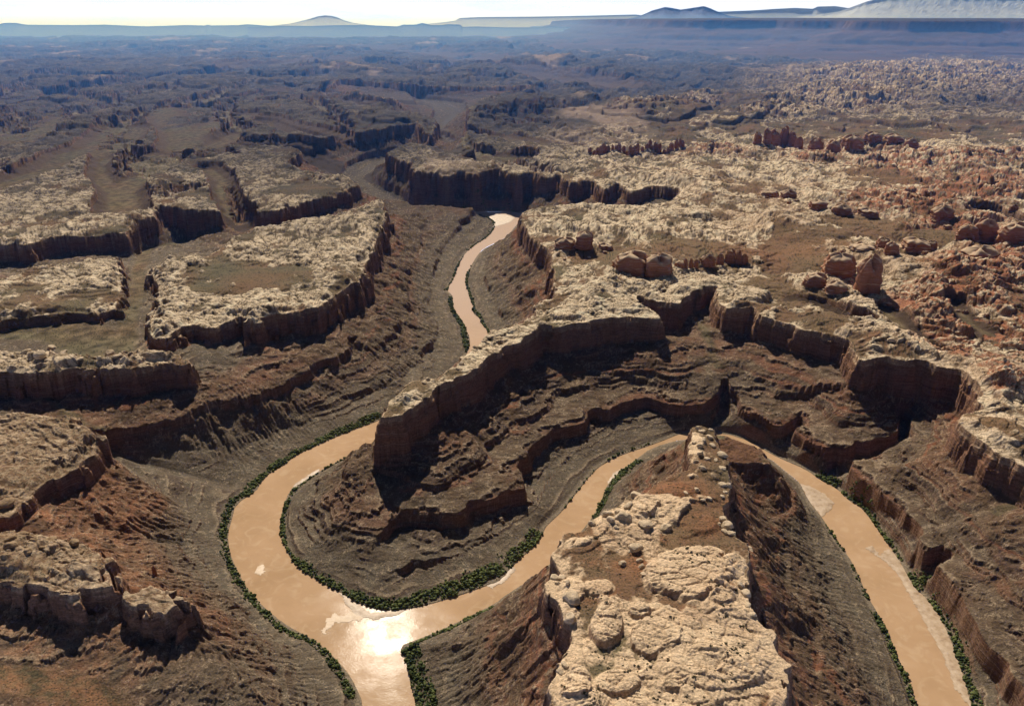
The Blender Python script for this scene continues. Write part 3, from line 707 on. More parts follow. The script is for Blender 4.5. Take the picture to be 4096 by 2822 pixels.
fr = RID[:-1, :-1]; fy = GY[:-1, :-1]; friv = np.minimum(np.minimum(RIV[:-1, :-1], RIV[1:, 1:]), np.minimum(RIV[1:, :-1], RIV[:-1, 1:]))
keep = friv > -.12
isfar = fy > 62
fg = fr == 0
grid_object('foreground_mesa', keep & fg)
grid_object('canyon_plateau', keep & (fr == 1) & ~isfar)
grid_object('left_mesa', keep & np.isin(fr, (2, 3)) & ~isfar)
grid_object('lower_terraces', keep & np.isin(fr, (4, 5, 6, 7)) & ~isfar)
grid_object('far_plain', keep & isfar & ~fg & (fr != 20))
grid_object('high_mesa', keep & (fr == 20))
print('terrain meshes', round(time.time() - T0, 1))

# ------------------------------------------------------------------ water
def poly_mesh(name, P, z, mat):
    from mathutils.geometry import tessellate_polygon
    from mathutils import Vector
    V = [Vector((p[0], p[1], 0)) for p in P]
    tris = tessellate_polygon([V])
    me = bpy.data.meshes.new(name)
    me.from_pydata([(p[0], p[1], z) for p in P], [], [tuple(t) for t in tris])
    me.update()
    if me.polygons and sum(p.normal.z * p.area for p in me.polygons) < 0: me.flip_normals()
    me.materials.append(mat)
    o = bpy.data.objects.new(name, me); col_main.objects.link(o)
    return o
def water_material():
    m, nt, b = nodes('silty river water')
    geo = N(nt, 'ShaderNodeNewGeometry'); pos = geo.outputs['Position']
    big = noise(nt, pos, .55, 4, .6)
    c = ramp(nt, big, [(.3, (.44, .28, .155)), (.55, (.52, .335, .195)), (.75, (.58, .39, .24))])
    wv = N(nt, 'ShaderNodeTexNoise'); wv.inputs['Scale'].default_value = 1.7; wv.inputs['Detail'].default_value = 6; wv.inputs['Distortion'].default_value = 2.2; L(nt, pos, wv.inputs['Vector'])
    c = mixc(nt, maprange(nt, wv.outputs['Fac'], .52, .72, 0, .42), c, (.64, .47, .31))
    sepw = N(nt, 'ShaderNodeSeparateXYZ'); L(nt, pos, sepw.inputs[0])
    c = mixc(nt, maprange(nt, sepw.outputs['Y'], 26., 40.), c, (.60, .44, .34))  # far reach paled in colour to stand for sky mirrored at grazing angle
    L(nt, c, b.inputs['Base Color'])
    b.inputs['Roughness'].default_value = .12; b.inputs['IOR'].default_value = 1.33; b.inputs['Specular IOR Level'].default_value = .018
    bump = N(nt, 'ShaderNodeBump'); bump.inputs['Strength'].default_value = .30; bump.inputs['Distance'].default_value = .0022
    L(nt, val(nt, 'MULTIPLY', noise(nt, pos, 24., 3, .7), maprange(nt, noise(nt, pos, 1.6, 3), .35, .65, .3, 3.)), bump.inputs['Height']); L(nt, bump.outputs[0], b.inputs['Normal'])
    return m
M_WATER = water_material()
rv = poly_mesh('river', P_RIVER, 0.0, M_WATER); rv['kind'] = 'structure'

# ------------------------------------------------------------------ things
import bmesh
from mathutils import Vector, Matrix, noise as mnoise
def tag(o, label=None, cat=None, group=None, kind=None):
    for k, v in (('label', label), ('category', cat), ('group', group), ('kind', kind)):
        if v: o[k] = v
    return o
def link(name, me, loc=(0, 0, 0), rz=0., sc=(1, 1, 1), parent=None):
    o = bpy.data.objects.new(name, me); col_main.objects.link(o)
    o.location = loc; o.rotation_euler = (0, 0, rz); o.scale = sc
    if parent: o.parent = parent
    return o
def on_ground(u, v, z=2.9):
    """plan position of a surveyed point, settled onto the built ground"""
    for _ in range(6):
        x, y = survey(u, v, z)
        z = .5 * z + .5 * (ground_z(x, y) + (x * x + y * y) * 0)
    return x, y, ground_z(x, y)

def sand_material(nm='pale wet sand', c0=(.34, .22, .125), c1=(.50, .36, .235), c2=(.62, .48, .34)):
    m, nt, b = nodes(nm); geo = N(nt, 'ShaderNodeNewGeometry'); pos = geo.outputs['Position']
    c = ramp(nt, noise(nt, pos, 5., 6, .65), [(.32, c0), (.5, c1), (.72, c2)])
    L(nt, c, b.inputs['Base Color']); b.inputs['Roughness'].default_value = .55
    return m
M_SAND = sand_material(); M_SHOAL = sand_material('mud just awash', (.50, .33, .18), (.56, .39, .23), (.66, .50, .34))
def sheet(name, P, z, dome, mat, res=.035, fray=.06, wob=1.):
    """a low uneven bank lying on the water: a fine grid clipped to a frayed outline"""
    P = np.array(P); x0, y0 = P.min(0) - .2; x1, y1 = P.max(0) + .2
    nx = max(4, min(240, int((x1 - x0) / res))); ny = max(4, min(240, int((y1 - y0) / res)))
    X, Y = np.meshgrid(np.linspace(x0, x1, nx), np.linspace(y0, y1, ny))
    d, _, ins = seg_dist(X, Y, P, True)
    d = np.where(ins, d, -d) + fray * fbm(X * 5, Y * 5, 4, 401) * wob
    Zs = z + np.clip(d, -.05, .12) * dome + .004 * fbm(X * 9, Y * 9, 3, 403)
    idx = -np.ones(X.shape, int); k = (d > -.02); idx[k] = np.arange(k.sum())
    V = np.stack([X[k], Y[k], Zs[k]], 1)
    Fs = [(idx[i, j], idx[i, j + 1], idx[i + 1, j + 1], idx[i + 1, j]) for i in range(ny - 1) for j in range(nx - 1) if k[i, j] and k[i, j + 1] and k[i + 1, j] and k[i + 1, j + 1]]
    me = bpy.data.meshes.new(name); me.from_pydata(V.tolist(), [], [tuple(int(q) for q in f) for f in Fs]); me.update()
    me.materials.append(mat)
    return link(name, me)
def br(*p): return [(1545 + a / 3, 1064 + b / 3) for a, b in p]
BARS = [
 ([(722,1060),(700,1072),(668,1094),(651,1124),(664,1122),(690,1094),(724,1068)], 'long pale sandbar on the inside of the loop where the river turns south'),
 ([(768,1338),(800,1362),(840,1386),(905,1380),(930,1374),(900,1390),(845,1402),(805,1390),(780,1362)], 'pale curved beach below the thicket at the tip of the loop'),
 ([(1098,1324),(1132,1313),(1162,1277),(1166,1290),(1142,1316),(1112,1330)], 'small pale beach on the inner bank right of the loop'),
 ([(1404,1062),(1392,1066),(1374,1092),(1379,1094),(1400,1080),(1420,1058),(1440,1040)], 'thin pale sandbar below the narrow rock neck'),
 (br((795,88),(850,200),(940,312),(1000,270),(1027,220),(965,160),(870,108)), 'rounded pale sandbar against the left bank of the right-hand river'),
 (br((1240,525),(1290,508),(1335,575),(1400,528),(1440,560),(1515,690),(1565,780),(1690,905),(1760,1005),(1835,1180),(1890,1330),(1960,1560),(2000,1700),(1945,1600),(1850,1480),(1740,1200),(1620,990),(1530,830),(1450,690),(1360,605)), 'very long pale sandbar along the right bank of the right-hand river'),
 ([(1085,483),(1119,483),(1149,486),(1166,492),(1155,503),(1116,514),(1118,500),(1105,490)], 'white sandbar at the far bend of the river'),
 ([(580,1299),(577,1288),(590,1277),(602,1281),(600,1293),(590,1302)], 'small bright mud island near the left bank of the loop'),
 ([(724,1428),(740,1402),(758,1386),(765,1396),(790,1384),(832,1388),(815,1402),(785,1404),(760,1410),(735,1430)], 'glaring white mud flat in the middle of the confluence'),
]
for k_, (pts, lab) in enumerate(BARS):
    o = sheet('sandbar', plan(pts, 0.), .004 if k_ > 6 else .006, .03 if k_ > 6 else .10, M_SHOAL if k_ > 6 else M_SAND, fray=.14 if k_ > 6 else .06)
    tag(o, lab, None, None, 'structure')

# ---- rock
def rock_material(name, red, dim=1.):
    m, nt, b = nodes(name); geo = N(nt, 'ShaderNodeNewGeometry'); pos = geo.outputs['Position']
    sep = N(nt, 'ShaderNodeSeparateXYZ'); L(nt, pos, sep.inputs[0])
    zz = val(nt, 'ADD', sep.outputs['Z'], val(nt, 'MULTIPLY', noise(nt, pos, 1.5, 3), .12))
    cmb = N(nt, 'ShaderNodeCombineXYZ'); L(nt, val(nt, 'MULTIPLY', zz, 16. if red else 24.), cmb.inputs[2]); L(nt, val(nt, 'MULTIPLY', sep.outputs['X'], .6), cmb.inputs[0])
    bed = noise(nt, cmb.outputs[0], 1.2, 4, .6)
    if red: c = ramp(nt, bed, [(.30, (.17, .075, .045)), (.45, (.36, .165, .095)), (.56, (.29, .12, .07)), (.68, (.55, .37, .25))])
    else: c = ramp(nt, bed, [(.30, (.40, .30, .195)), (.5, (.62, .48, .33)), (.7, (.69, .545, .38))])
    f = noise(nt, pos, 26., 5, .65)
    c = mixc(nt, 1., c, ramp(nt, f, [(.28, (.6, .6, .6)), (.5, (1, 1, 1)), (.75, (1.2, 1.2, 1.2))]), 'MULTIPLY')
    sn = N(nt, 'ShaderNodeSeparateXYZ'); L(nt, geo.outputs['Normal'], sn.inputs[0])
    if dim < 1: c = mixc(nt, 1., c, (dim, dim * .88, dim * .75), 'MULTIPLY')
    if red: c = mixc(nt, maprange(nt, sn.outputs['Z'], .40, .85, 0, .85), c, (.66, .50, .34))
    L(nt, c, b.inputs['Base Color']); b.inputs['Roughness'].default_value = .95; b.inputs['Specular IOR Level'].default_value = .08
    bp = N(nt, 'ShaderNodeBump'); bp.inputs['Strength'].default_value = .8; bp.inputs['Distance'].default_value = .02
    L(nt, val(nt, 'ADD', f, bed), bp.inputs['Height']); L(nt, bp.outputs[0], b.inputs['Normal'])
    return m
M_TAN = rock_material('brown weathered rock', False, .58); M_PALE = rock_material('pale slickrock', False); M_RED = rock_material('red banded sandstone', True)
def boulder_mesh(seed, flat):
    bm = bmesh.new(); bmesh.ops.create_icosphere(bm, subdivisions=4, radius=1)
    off = Vector((seed * 3.7, seed * 1.9, seed * 5.3))
    rr_ = random.Random(seed); cuts = []
    for _ in range(13):
        n_ = Vector((rr_.gauss(0, 1), rr_.gauss(0, 1), rr_.gauss(0, .8))).normalized(); cuts.append((n_, rr_.uniform(.66, .95)))
    for v in bm.verts:
        p = v.co.copy()
        for n_, d_ in cuts:
            e_ = p.dot(n_) - d_
            if e_ > 0: p -= n_ * e_ * .9
        r = 1.12 + .34 * mnoise.noise(p * .9 + off) + .10 * mnoise.noise(p * 2.1 + off) + .05 * mnoise.noise(p * 5 + off)
        q = p * r
        sq = max(abs(q.x), abs(q.y)); q.x *= 1 - .10 * (sq > 1.05); q.y *= 1 - .10 * (sq > 1.05)
        k = q.z * 5.; fr_ = k - math.floor(k); lip = .06 * (1 - abs(2 * fr_ - 1))
        q.x *= 1 + lip; q.y *= 1 + lip
        q.z *= flat
        if q.z < -.25: q.z = -.25 - (-.25 - q.z) * .3; q.x *= .82; q.y *= .82
        v.co = q
    for f in bm.faces: f.smooth = True
    me = bpy.data.meshes.new('boulder'); bm.to_mesh(me); bm.free(); me.materials.append(M_PALE)
    return me
BM = [boulder_mesh(i, f) for i, f in enumerate((.75, .62, .85, .7, .55, .95))]
def boulder(u, v, rpx, label, group=None, zs=1.):
    x, y, z = on_ground(u, v)
    dist = math.sqrt(x * x + y * y + (CAM_H - z) ** 2); r = rpx * dist / FOC
    k = random.randrange(6)
    r *= random.uniform(.75, 1.15)
    o = link('boulder', BM[k], (x, y, z + r * .06), random.uniform(0, 6.3), (r, r * random.uniform(.6, 1.0), r * random.uniform(.65, 1.05) * zs))
    if u < 260 and v > 1000:
        o.scale = [q * .62 for q in o.scale]; o.location.z -= r * .05
        o.material_slots[0].link = 'OBJECT'; o.material_slots[0].material = M_TAN
    return tag(o, label, 'boulder', group)
for u, v, r, lab in [(1339,1186,8,'dark-sided round boulder alone on the left tip of the foreground mesa rim'),
 (1409,1274,10,'lone round pale boulder with a dark shadow on red soil left of the big slab'),
 (1688,1342,13,'big round boulder at the right rim of the foreground mesa'),
 (1697,1228,12,'pale boulder jutting out at the right shoulder of the foreground mesa'),
 (1505,1194,14,'squat swirl-banded boulder at the end of the boulder cluster above the big slab'),
 (1422,1144,15,'large pale boulder left of the tall dome near the upper rim'),
 (1439,1122,17,'topmost big pale boulder on the upper left rim of the foreground mesa'),
 (1460,1186,15,'wide pale boulder below the tall dome on the foreground mesa'),
 (1395,1192,6,'small boulder on red soil below the rim cluster'),
 (13,1140,30,'very large cracked boulder at the left edge of the picture above the terrace'),
 (1635,1030,12,'flat balanced boulder on the right side of the narrow neck'),
 (2019,769,12,'round white knob standing on the right plateau rim')]:
    boulder(u, v, r, lab)
for u, v, r in [(1375,1164,14),(1381,1177,11),(1409,1174,18),(1400,1160,9)]:
    boulder(u, v, r, 'pale boulder in the tight cluster on the upper left rim of the foreground mesa', 'boulders of the upper left rim cluster')
for u, v, r in [(1255,1306,12),(1272,1306,11),(1284,1318,9),(1262,1318,8),(1295,1354,18),(1281,1348,10),(1279,1504,13),(1268,1520,10),(1292,1401,13)]:
    boulder(u, v, r, 'pale block perched along the left cliff edge of the foreground mesa', 'blocks along the left cliff edge')
for u, v, r in [(1435,1241,12),(1446,1236,10),(1424,1246,7),(1452,1281,10),(1458,1298,10),(1447,1268,7)]:
    boulder(u, v, r, 'pale boulder lined up along the left edge of the big slab', 'boulders beside the big slab')
for u, v, r in [(1635,1097,9),(1648,1098,8),(1640,1112,7),(1633,1122,6),(1577,1108,8),(1552,1115,7),(1605,1127,6),(1590,1130,6)]:
    boulder(u, v, r, 'small pale boulder around the red flat at the top of the foreground mesa', 'boulders around the red flat')
for u, v, r in [(1635,1174,10),(1647,1190,12),(1640,1203,9),(1655,1206,8),(1628,1186,6),(1692,1368,8),(1674,1323,8),(1700,1390,8)]:
    boulder(u, v, r, 'pale boulder in the row along the right rim of the foreground mesa', 'boulders along the right rim')
for u, v, r in [(1585,1026,8),(1575,1045,8),(1605,990,8),(1592,994,7),(1612,1008,7),(1580,968,6),(1598,958,7),(1588,975,7),(1608,972,6),(1584,1010,7),(1620,1040,8),(1600,1038,7),(1572,1000,6),(1634,1058,8),(1590,1060,8)]:
    boulder(u, v, r, 'flat pale caprock block on the narrow neck above the river', 'caprock blocks of the narrow neck')
for u, v, r in [(952,858,9),(969,859,10),(960,866,7)]:
    boulder(u, v, r, 'pale boulder in the group at the back of the nose of the long ridge', 'boulders on the nose of the ridge')
for u, v, r in [(1052,800,7),(1045,823,6),(1035,835,6),(1075,786,6),(1095,772,6),(1110,762,6)]:
    boulder(u, v, r, 'small pale block along the crest of the long thin ridge', 'blocks along the ridge crest')
for u, v, r in [(23,1218,20),(24,1236,20),(50,1204,22),(73,1222,16),(113,1218,16),(167,1228,14),(63,1247,17),(10,1258,14),(95,1238,10),(140,1240,9),(185,1245,9)]:
    boulder(u, v, r, 'rounded tan boulder on the lower left terrace', 'boulders of the lower left terrace')
for u, v, r in [(115,785,9),(143,792,9),(250,800,9),(265,806,8),(225,812,7),(60,797,10),(90,806,12),(180,812,8)]:
    boulder(u, v, r, 'pale dome of rock along the left ridge above the dark cliff', 'rock domes of the left ridge')

# ---- red knobs: weathered towers with ledges
def knob_mesh(seed, lob):
    bm = bmesh.new(); nth, nh = 40, 22; off = Vector((seed * 7.1, seed * 2.3, 4.4)); rings = []
    for i in range(nh):
        h = i / (nh - 1)
        prof = (1.12 - .22 * h) if h < .72 else .96 * math.sqrt(max(0., 1 - ((h - .72) / .285) ** 2.2))
        prof *= 1 + .035 * math.sin(h * 19 + seed) + .03 * math.sin(h * 37 + 2 * seed)
        ring = []
        for j in range(nth):
            a = 2 * math.pi * j / nth; dr_ = Vector((math.cos(a), math.sin(a), 0))
            box = (abs(dr_.x) ** 5 + abs(dr_.y) ** 5) ** -.2; groove = 1 - .16 * max(0., math.sin(a * (3 + seed % 4) + seed + 1.5 * h) - .75) * 4 * (1 - h * .5)
            r = prof * (.35 + .65 * box) * groove * (1 + .26 * mnoise.noise(dr_ * lob + off) + .16 * mnoise.noise(dr_ * lob * 2.4 + off + Vector((0, 0, h * 1.2))) + .16 * mnoise.noise(dr_ * 5 + off + Vector((0, 0, h * 5))))
            hz_ = h * (1 + .34 * mnoise.noise(dr_ * 1.6 + off * 2) * h)
            ring.append(bm.verts.new((dr_.x * r, dr_.y * r, hz_)))
        rings.append(ring)
    for i in range(nh - 1):
        for j in range(nth):
            bm.faces.new((rings[i][j], rings[i][(j + 1) % nth], rings[i + 1][(j + 1) % nth], rings[i + 1][j]))
    t = bm.verts.new((0, 0, 1.0 + .02))
    for j in range(nth): bm.faces.new((rings[-1][j], rings[-1][(j + 1) % nth], t))
    for f in bm.faces: f.smooth = True
    me = bpy.data.meshes.new('rock_outcrop'); bm.to_mesh(me); bm.free(); me.materials.append(M_RED)
    return me
KM = [knob_mesh(i, .9 + .35 * (i % 4)) for i in range(10)]
def knob(u0, u1, v0, v1, label, group=None, name='rock_outcrop', cat='rock outcrop', depth=.75):
    u = (u0 + u1) / 2; x, y, z = on_ground(u, v1)
    dist = math.sqrt(x * x + y * y + (CAM_H - z) ** 2)
    w_ = (u1 - u0) / 2 * dist / FOC; dp = w_ * depth
    y += dp; x += dp * x / y; z = min(ground_z(x, y), ground_z(x, y - dp)) - .03
    el = math.atan2(CAM_H - z, y)
    h = max((v1 - v0) * dist / FOC - 2 * dp * math.sin(el) * .8, (v1 - v0) * dist / FOC * .5) / math.cos(el)
    o = link(name, KM[random.randrange(10)], (x, y, z), random.uniform(-.25, .25), (w_ * .86, dp, h + .03))
    return tag(o, label, cat, group)
for a in [(1252,1303,536,566,'blocky dark red rock wall, first of the row from the river gorge'),
 (1300,1344,524,564,'tall red dome next to the blocky wall at the left end of the row'),
 (1352,1388,549,569,'low cluster of red knobs between the tall dome and the longest red wall'),
 (1384,1466,566,619,'longest red rock wall with vertical cracks on the middle plateau'),
 (1455,1521,576,627,'broad stepped red and tan tower at the right end of the longest wall'),
 (1525,1548,588,604,'small dark red knob just right of the broad stepped tower'),
 (1862,1930,570,626,'large white-capped butte on the right plateau'),
 (1932,1984,592,666,'sheer-walled red butte beside the white-capped one'),
 (1818,1866,624,654,'low red wall at the foot of the white-capped butte on its left'),
 (1866,1915,632,660,'low red wall between the two large buttes at their foot'),
 (1922,1976,552,570,'flat reddish outcrop at the left end of the upper row of domes'),
 (1982,2010,540,566,'domed red rock in the upper row above the buttes'),
 (2002,2030,550,577,'cone-shaped red rock in front of the upper row'),
 (2042,2098,543,573,'wide flat-topped red block in the upper row'),
 (2094,2117,546,568,'narrow red knob beside the wide flat-topped block'),
 (2178,2250,545,584,'heavy layered red block at the right end of the upper row'),
 (343,352,1264,1284,'tiny red pinnacle on the saddle above the dark butte')]:
    knob(*a)
for a in [(1545,1556,587,607),(1558,1568,586,606),(1569,1580,587,606),(1582,1617,578,604),(1620,1637,575,598),(1640,1662,569,596),(1662,1676,572,598),(1676,1692,576,598)]:
    knob(*a, 'dark red pinnacle in the row trailing right across the brown flat', 'red pinnacles of the middle row', 'rock_pinnacle', 'pinnacle', .6)
for i in range(26):
    u = 1335 + i * 8.4 + random.uniform(-3, 3); w_ = random.uniform(3, 6.5); h = random.uniform(9, 20); vb = 345 + 6 * math.sin(i * .7) + (i > 14) * -4
    knob(u - w_, u + w_, vb - h, vb, 'slender dark spire in the long row behind the pale slickrock', 'dark spires in the distance', 'rock_spire', 'spire', .7)
for a in [(1705,1722,303,326),(1726,1745,298,328),(1740,1765,294,330),(1762,1782,296,330),(1780,1800,304,332),(1798,1815,308,334)]:
    knob(*a, 'tall red tower in the far group at the edge of the brown meadow', 'red towers by the meadow', 'rock_tower', 'tower', .7)
for i, a in enumerate([(1830,1862,312,338),(1868,1900,318,344),(1905,1948,310,340),(1955,1990,308,330),(2000,2040,312,334),(2045,2075,316,340)]):
    knob(*a, 'red and white layered outcrop in the band below the meadow', 'layered outcrops below the meadow', depth=.7)
for a in [(2165,2205,508,540),(2200,2250,505,548),(2260,2317,510,552),(1720,1760,430,446),(1765,1800,428,448),(1830,1870,455,478),(1880,1925,462,488),(1940,1985,470,492),(2105,2150,470,500)]:
    knob(*a, 'squat red and pale rock knob on the cracked right plateau', 'squat knobs of the right plateau', depth=.7)

for pl, n in (([(1870,572),(2115,556)], 8), ([(1700,442),(1960,482)], 10), ([(2090,505),(2310,540)], 8), ([(1990,640),(2150,690),(2310,770)], 12), ([(2110,720),(2200,770),(2310,800)], 8), ([(1950,612),(2010,690)], 5), ([(1260,582),(1400,575),(1520,618)], 7), ([(2000,430),(2300,470)], 8), ([(1820,640),(1990,660)], 6)):
    for i in range(n):
        t_ = (i + random.uniform(.1, .9)) / n * (len(pl) - 1); j = min(int(t_), len(pl) - 2); f = t_ - j
        u = pl[j][0] + (pl[j + 1][0] - pl[j][0]) * f + random.gauss(0, 4); v = pl[j][1] + (pl[j + 1][1] - pl[j][1]) * f + random.gauss(0, 7)
        w_ = random.uniform(3, 7.5) * (1.15 if u > 2000 else .9); h = w_ * random.uniform(.7, 1.5)
        knob(u - w_, u + w_, v - h, v, 'small rust red rock standing among the pale slabs of the right plateau', 'small red rocks of the right plateau', 'red_rock', depth=random.uniform(.5, 1.1))

# ---- plants
def leaf_material(name, dark, light):
    m, nt, b = nodes(name); geo = N(nt, 'ShaderNodeNewGeometry'); oi = N(nt, 'ShaderNodeObjectInfo')
    f = noise(nt, geo.outputs['Position'], 9., 4, .65)
    f = val(nt, 'ADD', f, val(nt, 'MULTIPLY', val(nt, 'SUBTRACT', oi.outputs['Random'], .5), .25))
    f = val(nt, 'ADD', f, val(nt, 'MULTIPLY', val(nt, 'SUBTRACT', geo.outputs['Random Per Island'], .5), .6))
    L(nt, ramp(nt, f, [(.3, dark), (.7, light)]), b.inputs['Base Color']); b.inputs['Roughness'].default_value = .8; b.inputs['Specular IOR Level'].default_value = .1
    return m
M_LEAF = leaf_material('willow and tamarisk leaves', (.036, .050, .016), (.135, .155, .050))
M_SHRUB = leaf_material('desert shrub leaves', (.034, .031, .017), (.095, .082, .042))
mb, ntb, bb = nodes('bark'); geo = N(ntb, 'ShaderNodeNewGeometry'); L(ntb, ramp(ntb, noise(ntb, geo.outputs['Position'], 60., 3), [(.3, (.05, .038, .028)), (.7, (.12, .095, .07))]), bb.inputs['Base Color']); bb.inputs['Roughness'].default_value = .9
M_BARK = mb
ICO = None
def blob_arrays():
    bm = bmesh.new(); bmesh.ops.create_icosphere(bm, subdivisions=2, radius=1); bm.verts.ensure_lookup_table()
    V = np.array([v.co[:] for v in bm.verts]); Fc = np.array([[v.index for v in f.verts] for f in bm.faces]); bm.free()
    bm = bmesh.new(); bmesh.ops.create_icosphere(bm, subdivisions=1, radius=1); bm.verts.ensure_lookup_table()
    V1 = np.array([v.co[:] for v in bm.verts]); F1 = np.array([[v.index for v in f.verts] for f in bm.faces]); bm.free()
    return (V, Fc), (V1, F1)
BLOB2, BLOB1 = blob_arrays()
def tuft_cloud(name, centres, radii, mat, fine=False):
    """foliage as many ragged leaf clumps, each a jagged little body of its own"""
    V, Fc = BLOB2 if fine else BLOB1
    n = len(centres); nv = len(V)
    jit = RNG.uniform(.55, 1.35, (n, nv, 1))
    P = V[None] * jit * radii[:, None, :] + centres[:, None, :]
    faces = (Fc[None] + (np.arange(n) * nv)[:, None, None]).reshape(-1, 3)
    me = bpy.data.meshes.new(name)
    me.vertices.add(n * nv); me.loops.add(faces.size); me.polygons.add(len(faces))
    me.vertices.foreach_set('co', P.reshape(-1).astype(F32)); me.loops.foreach_set('vertex_index', faces.reshape(-1).astype(np.int32))
    me.polygons.foreach_set('loop_start', np.arange(0, faces.size, 3, dtype=np.int32)); me.update(calc_edges=True)
    me.materials.append(mat)
    return me
STRIPS = [
 ([(800,1580),(742,1482),(712,1456),(642,1424),(588,1377),(551,1332),(527,1284),(509,1250),(504,1207),(512,1168),(524,1134),(560,1112)], .17, .75, 'dark green thicket lining the left bank of the confluence and the loop'),
 ([(552,1118),(590,1080),(622,1052),(672,1022),(772,974),(862,939)], .26, .9, 'dark green thicket along the far bank above the loop'),
 ([(832,1010),(772,1040),(712,1072)], .05, .5, 'thin line of shrubs along the inner bank at the back of the loop'),
 ([(712,1076),(668,1104),(652,1130),(638,1170),(637,1207),(648,1240),(662,1264)], .13, .85, 'narrow green thicket on the inner bank at the left of the loop'),
 ([(662,1264),(690,1289),(738,1318),(790,1342),(840,1362),(905,1366)], .26, .9, 'broad green thicket at the tip of the loop'),
 ([(890,1364),(955,1354),(1035,1328),(1100,1303),(1150,1266),(1200,1232),(1226,1200)], .36, .85, 'broad mottled green thicket under the dark cliffs right of the tip'),
 ([(1275,1150),(1300,1118),(1345,1062),(1400,1024),(1475,1000)], .06, .55, 'thin broken line of shrubs along the shaded bank'),
 ([(1344,1170),(1366,1130),(1385,1096),(1412,1064),(1448,1040)], .18, .95, 'green thicket on the bank under the narrow neck'),
 ([(1120,1372),(1055,1402),(1005,1428),(950,1452),(912,1474)], .16, .8, 'narrow green thicket on the right bank approaching the confluence'),
 ([(914,1470),(930,1500),(945,1540),(952,1580),(975,1640)], .42, .97, 'wide dark thicket filling the point of land at the confluence'),
 ([(1850,1072),(1876,1086),(1896,1099)], .26, .9, 'small green thicket at the foot of the bench cliff on the right'),
 ([(1905,1110),(1930,1128),(1955,1143),(1985,1188),(2008,1222),(2036,1266)], .16, .85, 'green thicket along the right river below the red cliff'),
 ([(2056,1294),(2074,1316),(2094,1330)], .30, .9, 'green thicket at the mouth of the side gully on the right'),
 ([(2102,1352),(2134,1396),(2160,1450),(2182,1506),(2206,1576),(2225,1650)], .17, .9, 'long green thicket beside the very long sandbar'),
 ([(1868,1182),(1885,1208),(1910,1245)], .06, .6, 'thin green fringe on the left bank of the right river, upper stretch'),
 ([(1928,1275),(1948,1320),(1966,1352)], .07, .7, 'thin green fringe on the left bank of the right river, middle stretch'),
 ([(1976,1380),(2008,1438),(2022,1474),(2044,1520),(2064,1575),(2085,1650)], .11, .85, 'green fringe on the left bank of the right river, lower stretch'),
 ([(1060,600),(1054,640),(1066,676),(1072,700),(1088,720),(1098,742),(1112,760)], .16, .8, 'thicket on the right bank of the straight gorge'),
 ([(1052,575),(1034,604),(1024,636),(1008,656)], .12, .7, 'thin thicket on the left bank of the gorge, upper stretch'),
 ([(1018,668),(1022,690),(1028,708),(1046,735),(1052,765),(1058,795)], .20, .85, 'dense thicket on the left bank of the gorge, lower stretch'),
 ([(1060,565),(1090,545),(1114,526),(1124,508),(1115,494),(1085,488)], .24, .95, 'green flat inside the far bend of the river'),
 ([(1005,478),(1060,477),(1120,476),(1176,477)], .07, .9, 'thin dark green line along the far bank of the far bend'),
]
big_spots = []
for pts, wd, dens, lab in STRIPS:
    P = plan(pts, .05); cs = []; rs = []; wd = wd * 1.35
    seg = np.sqrt(((P[1:] - P[:-1]) ** 2).sum(1))
    for i, Ls in enumerate(seg):
        far_ = P[i, 1] > 32
        area = Ls * wd; sz = .050 if far_ else .036
        n = int(area / (sz * sz) * 1.15 * dens)
        if n < 1: continue
        t = RNG.uniform(0, 1, n); nrm = np.array([-(P[i + 1, 1] - P[i, 1]), P[i + 1, 0] - P[i, 0]]) / max(Ls, 1e-6)
        off = np.where(RNG.uniform(0, 1, n) < .8, RNG.uniform(-.5, .5, n), RNG.normal(0, .6, n)) * wd
        xy = P[i] + (P[i + 1] - P[i]) * t[:, None] + nrm * off[:, None]
        gap = 1.5 * fbm(xy[:, 0] * 2.2, xy[:, 1] * 2.2, 4, 501) + .8 * (1 - np.abs(off) / (wd * .55)) - .35
        for (x, y), g in zip(xy[gap > -.42], gap[gap > -.42]):
            if field_at(RIV, x, y) < .004: continue
            r = sz * random.choice((.35, .5, .7, .95, 1.45)) * (.75 + .5 * max(0, min(1, g)))
            cs.append((x, y, max(ground_z(x, y), .01) + r * .45)); rs.append((r, r, r * random.uniform(.7, 1.2)))
            if random.random() < .03 and y < 24 and g > .2: big_spots.append((x, y))
    me = tuft_cloud('riparian_thicket', np.array(cs), np.array(rs), M_LEAF)
    tag(link('riparian_thicket', me), lab, 'thicket', None, 'stuff')
def limb_mesh():
    bm = bmesh.new()
    def tube(a, b, ra, rb):
        a, b = Vector(a), Vector(b); q = (b - a).to_track_quat('Z', 'Y'); rr = []
        for p, r in ((a, ra), (b, rb)):
            rr.append([bm.verts.new(p + q @ Vector((r * math.cos(k * math.pi / 3), r * math.sin(k * math.pi / 3), 0))) for k in range(6)])
        for k in range(6): bm.faces.new((rr[0][k], rr[0][(k + 1) % 6], rr[1][(k + 1) % 6], rr[1][k]))
    tube((0, 0, -.15), (.03, .02, .45), .07, .05)
    for k in range(5):
        a = k * 1.257; tube((.03, .02, .42), (.45 * math.cos(a), .45 * math.sin(a), .85), .035, .012)
    me = bpy.data.meshes.new('trunk'); bm.to_mesh(me); bm.free(); me.materials.append(M_BARK); return me
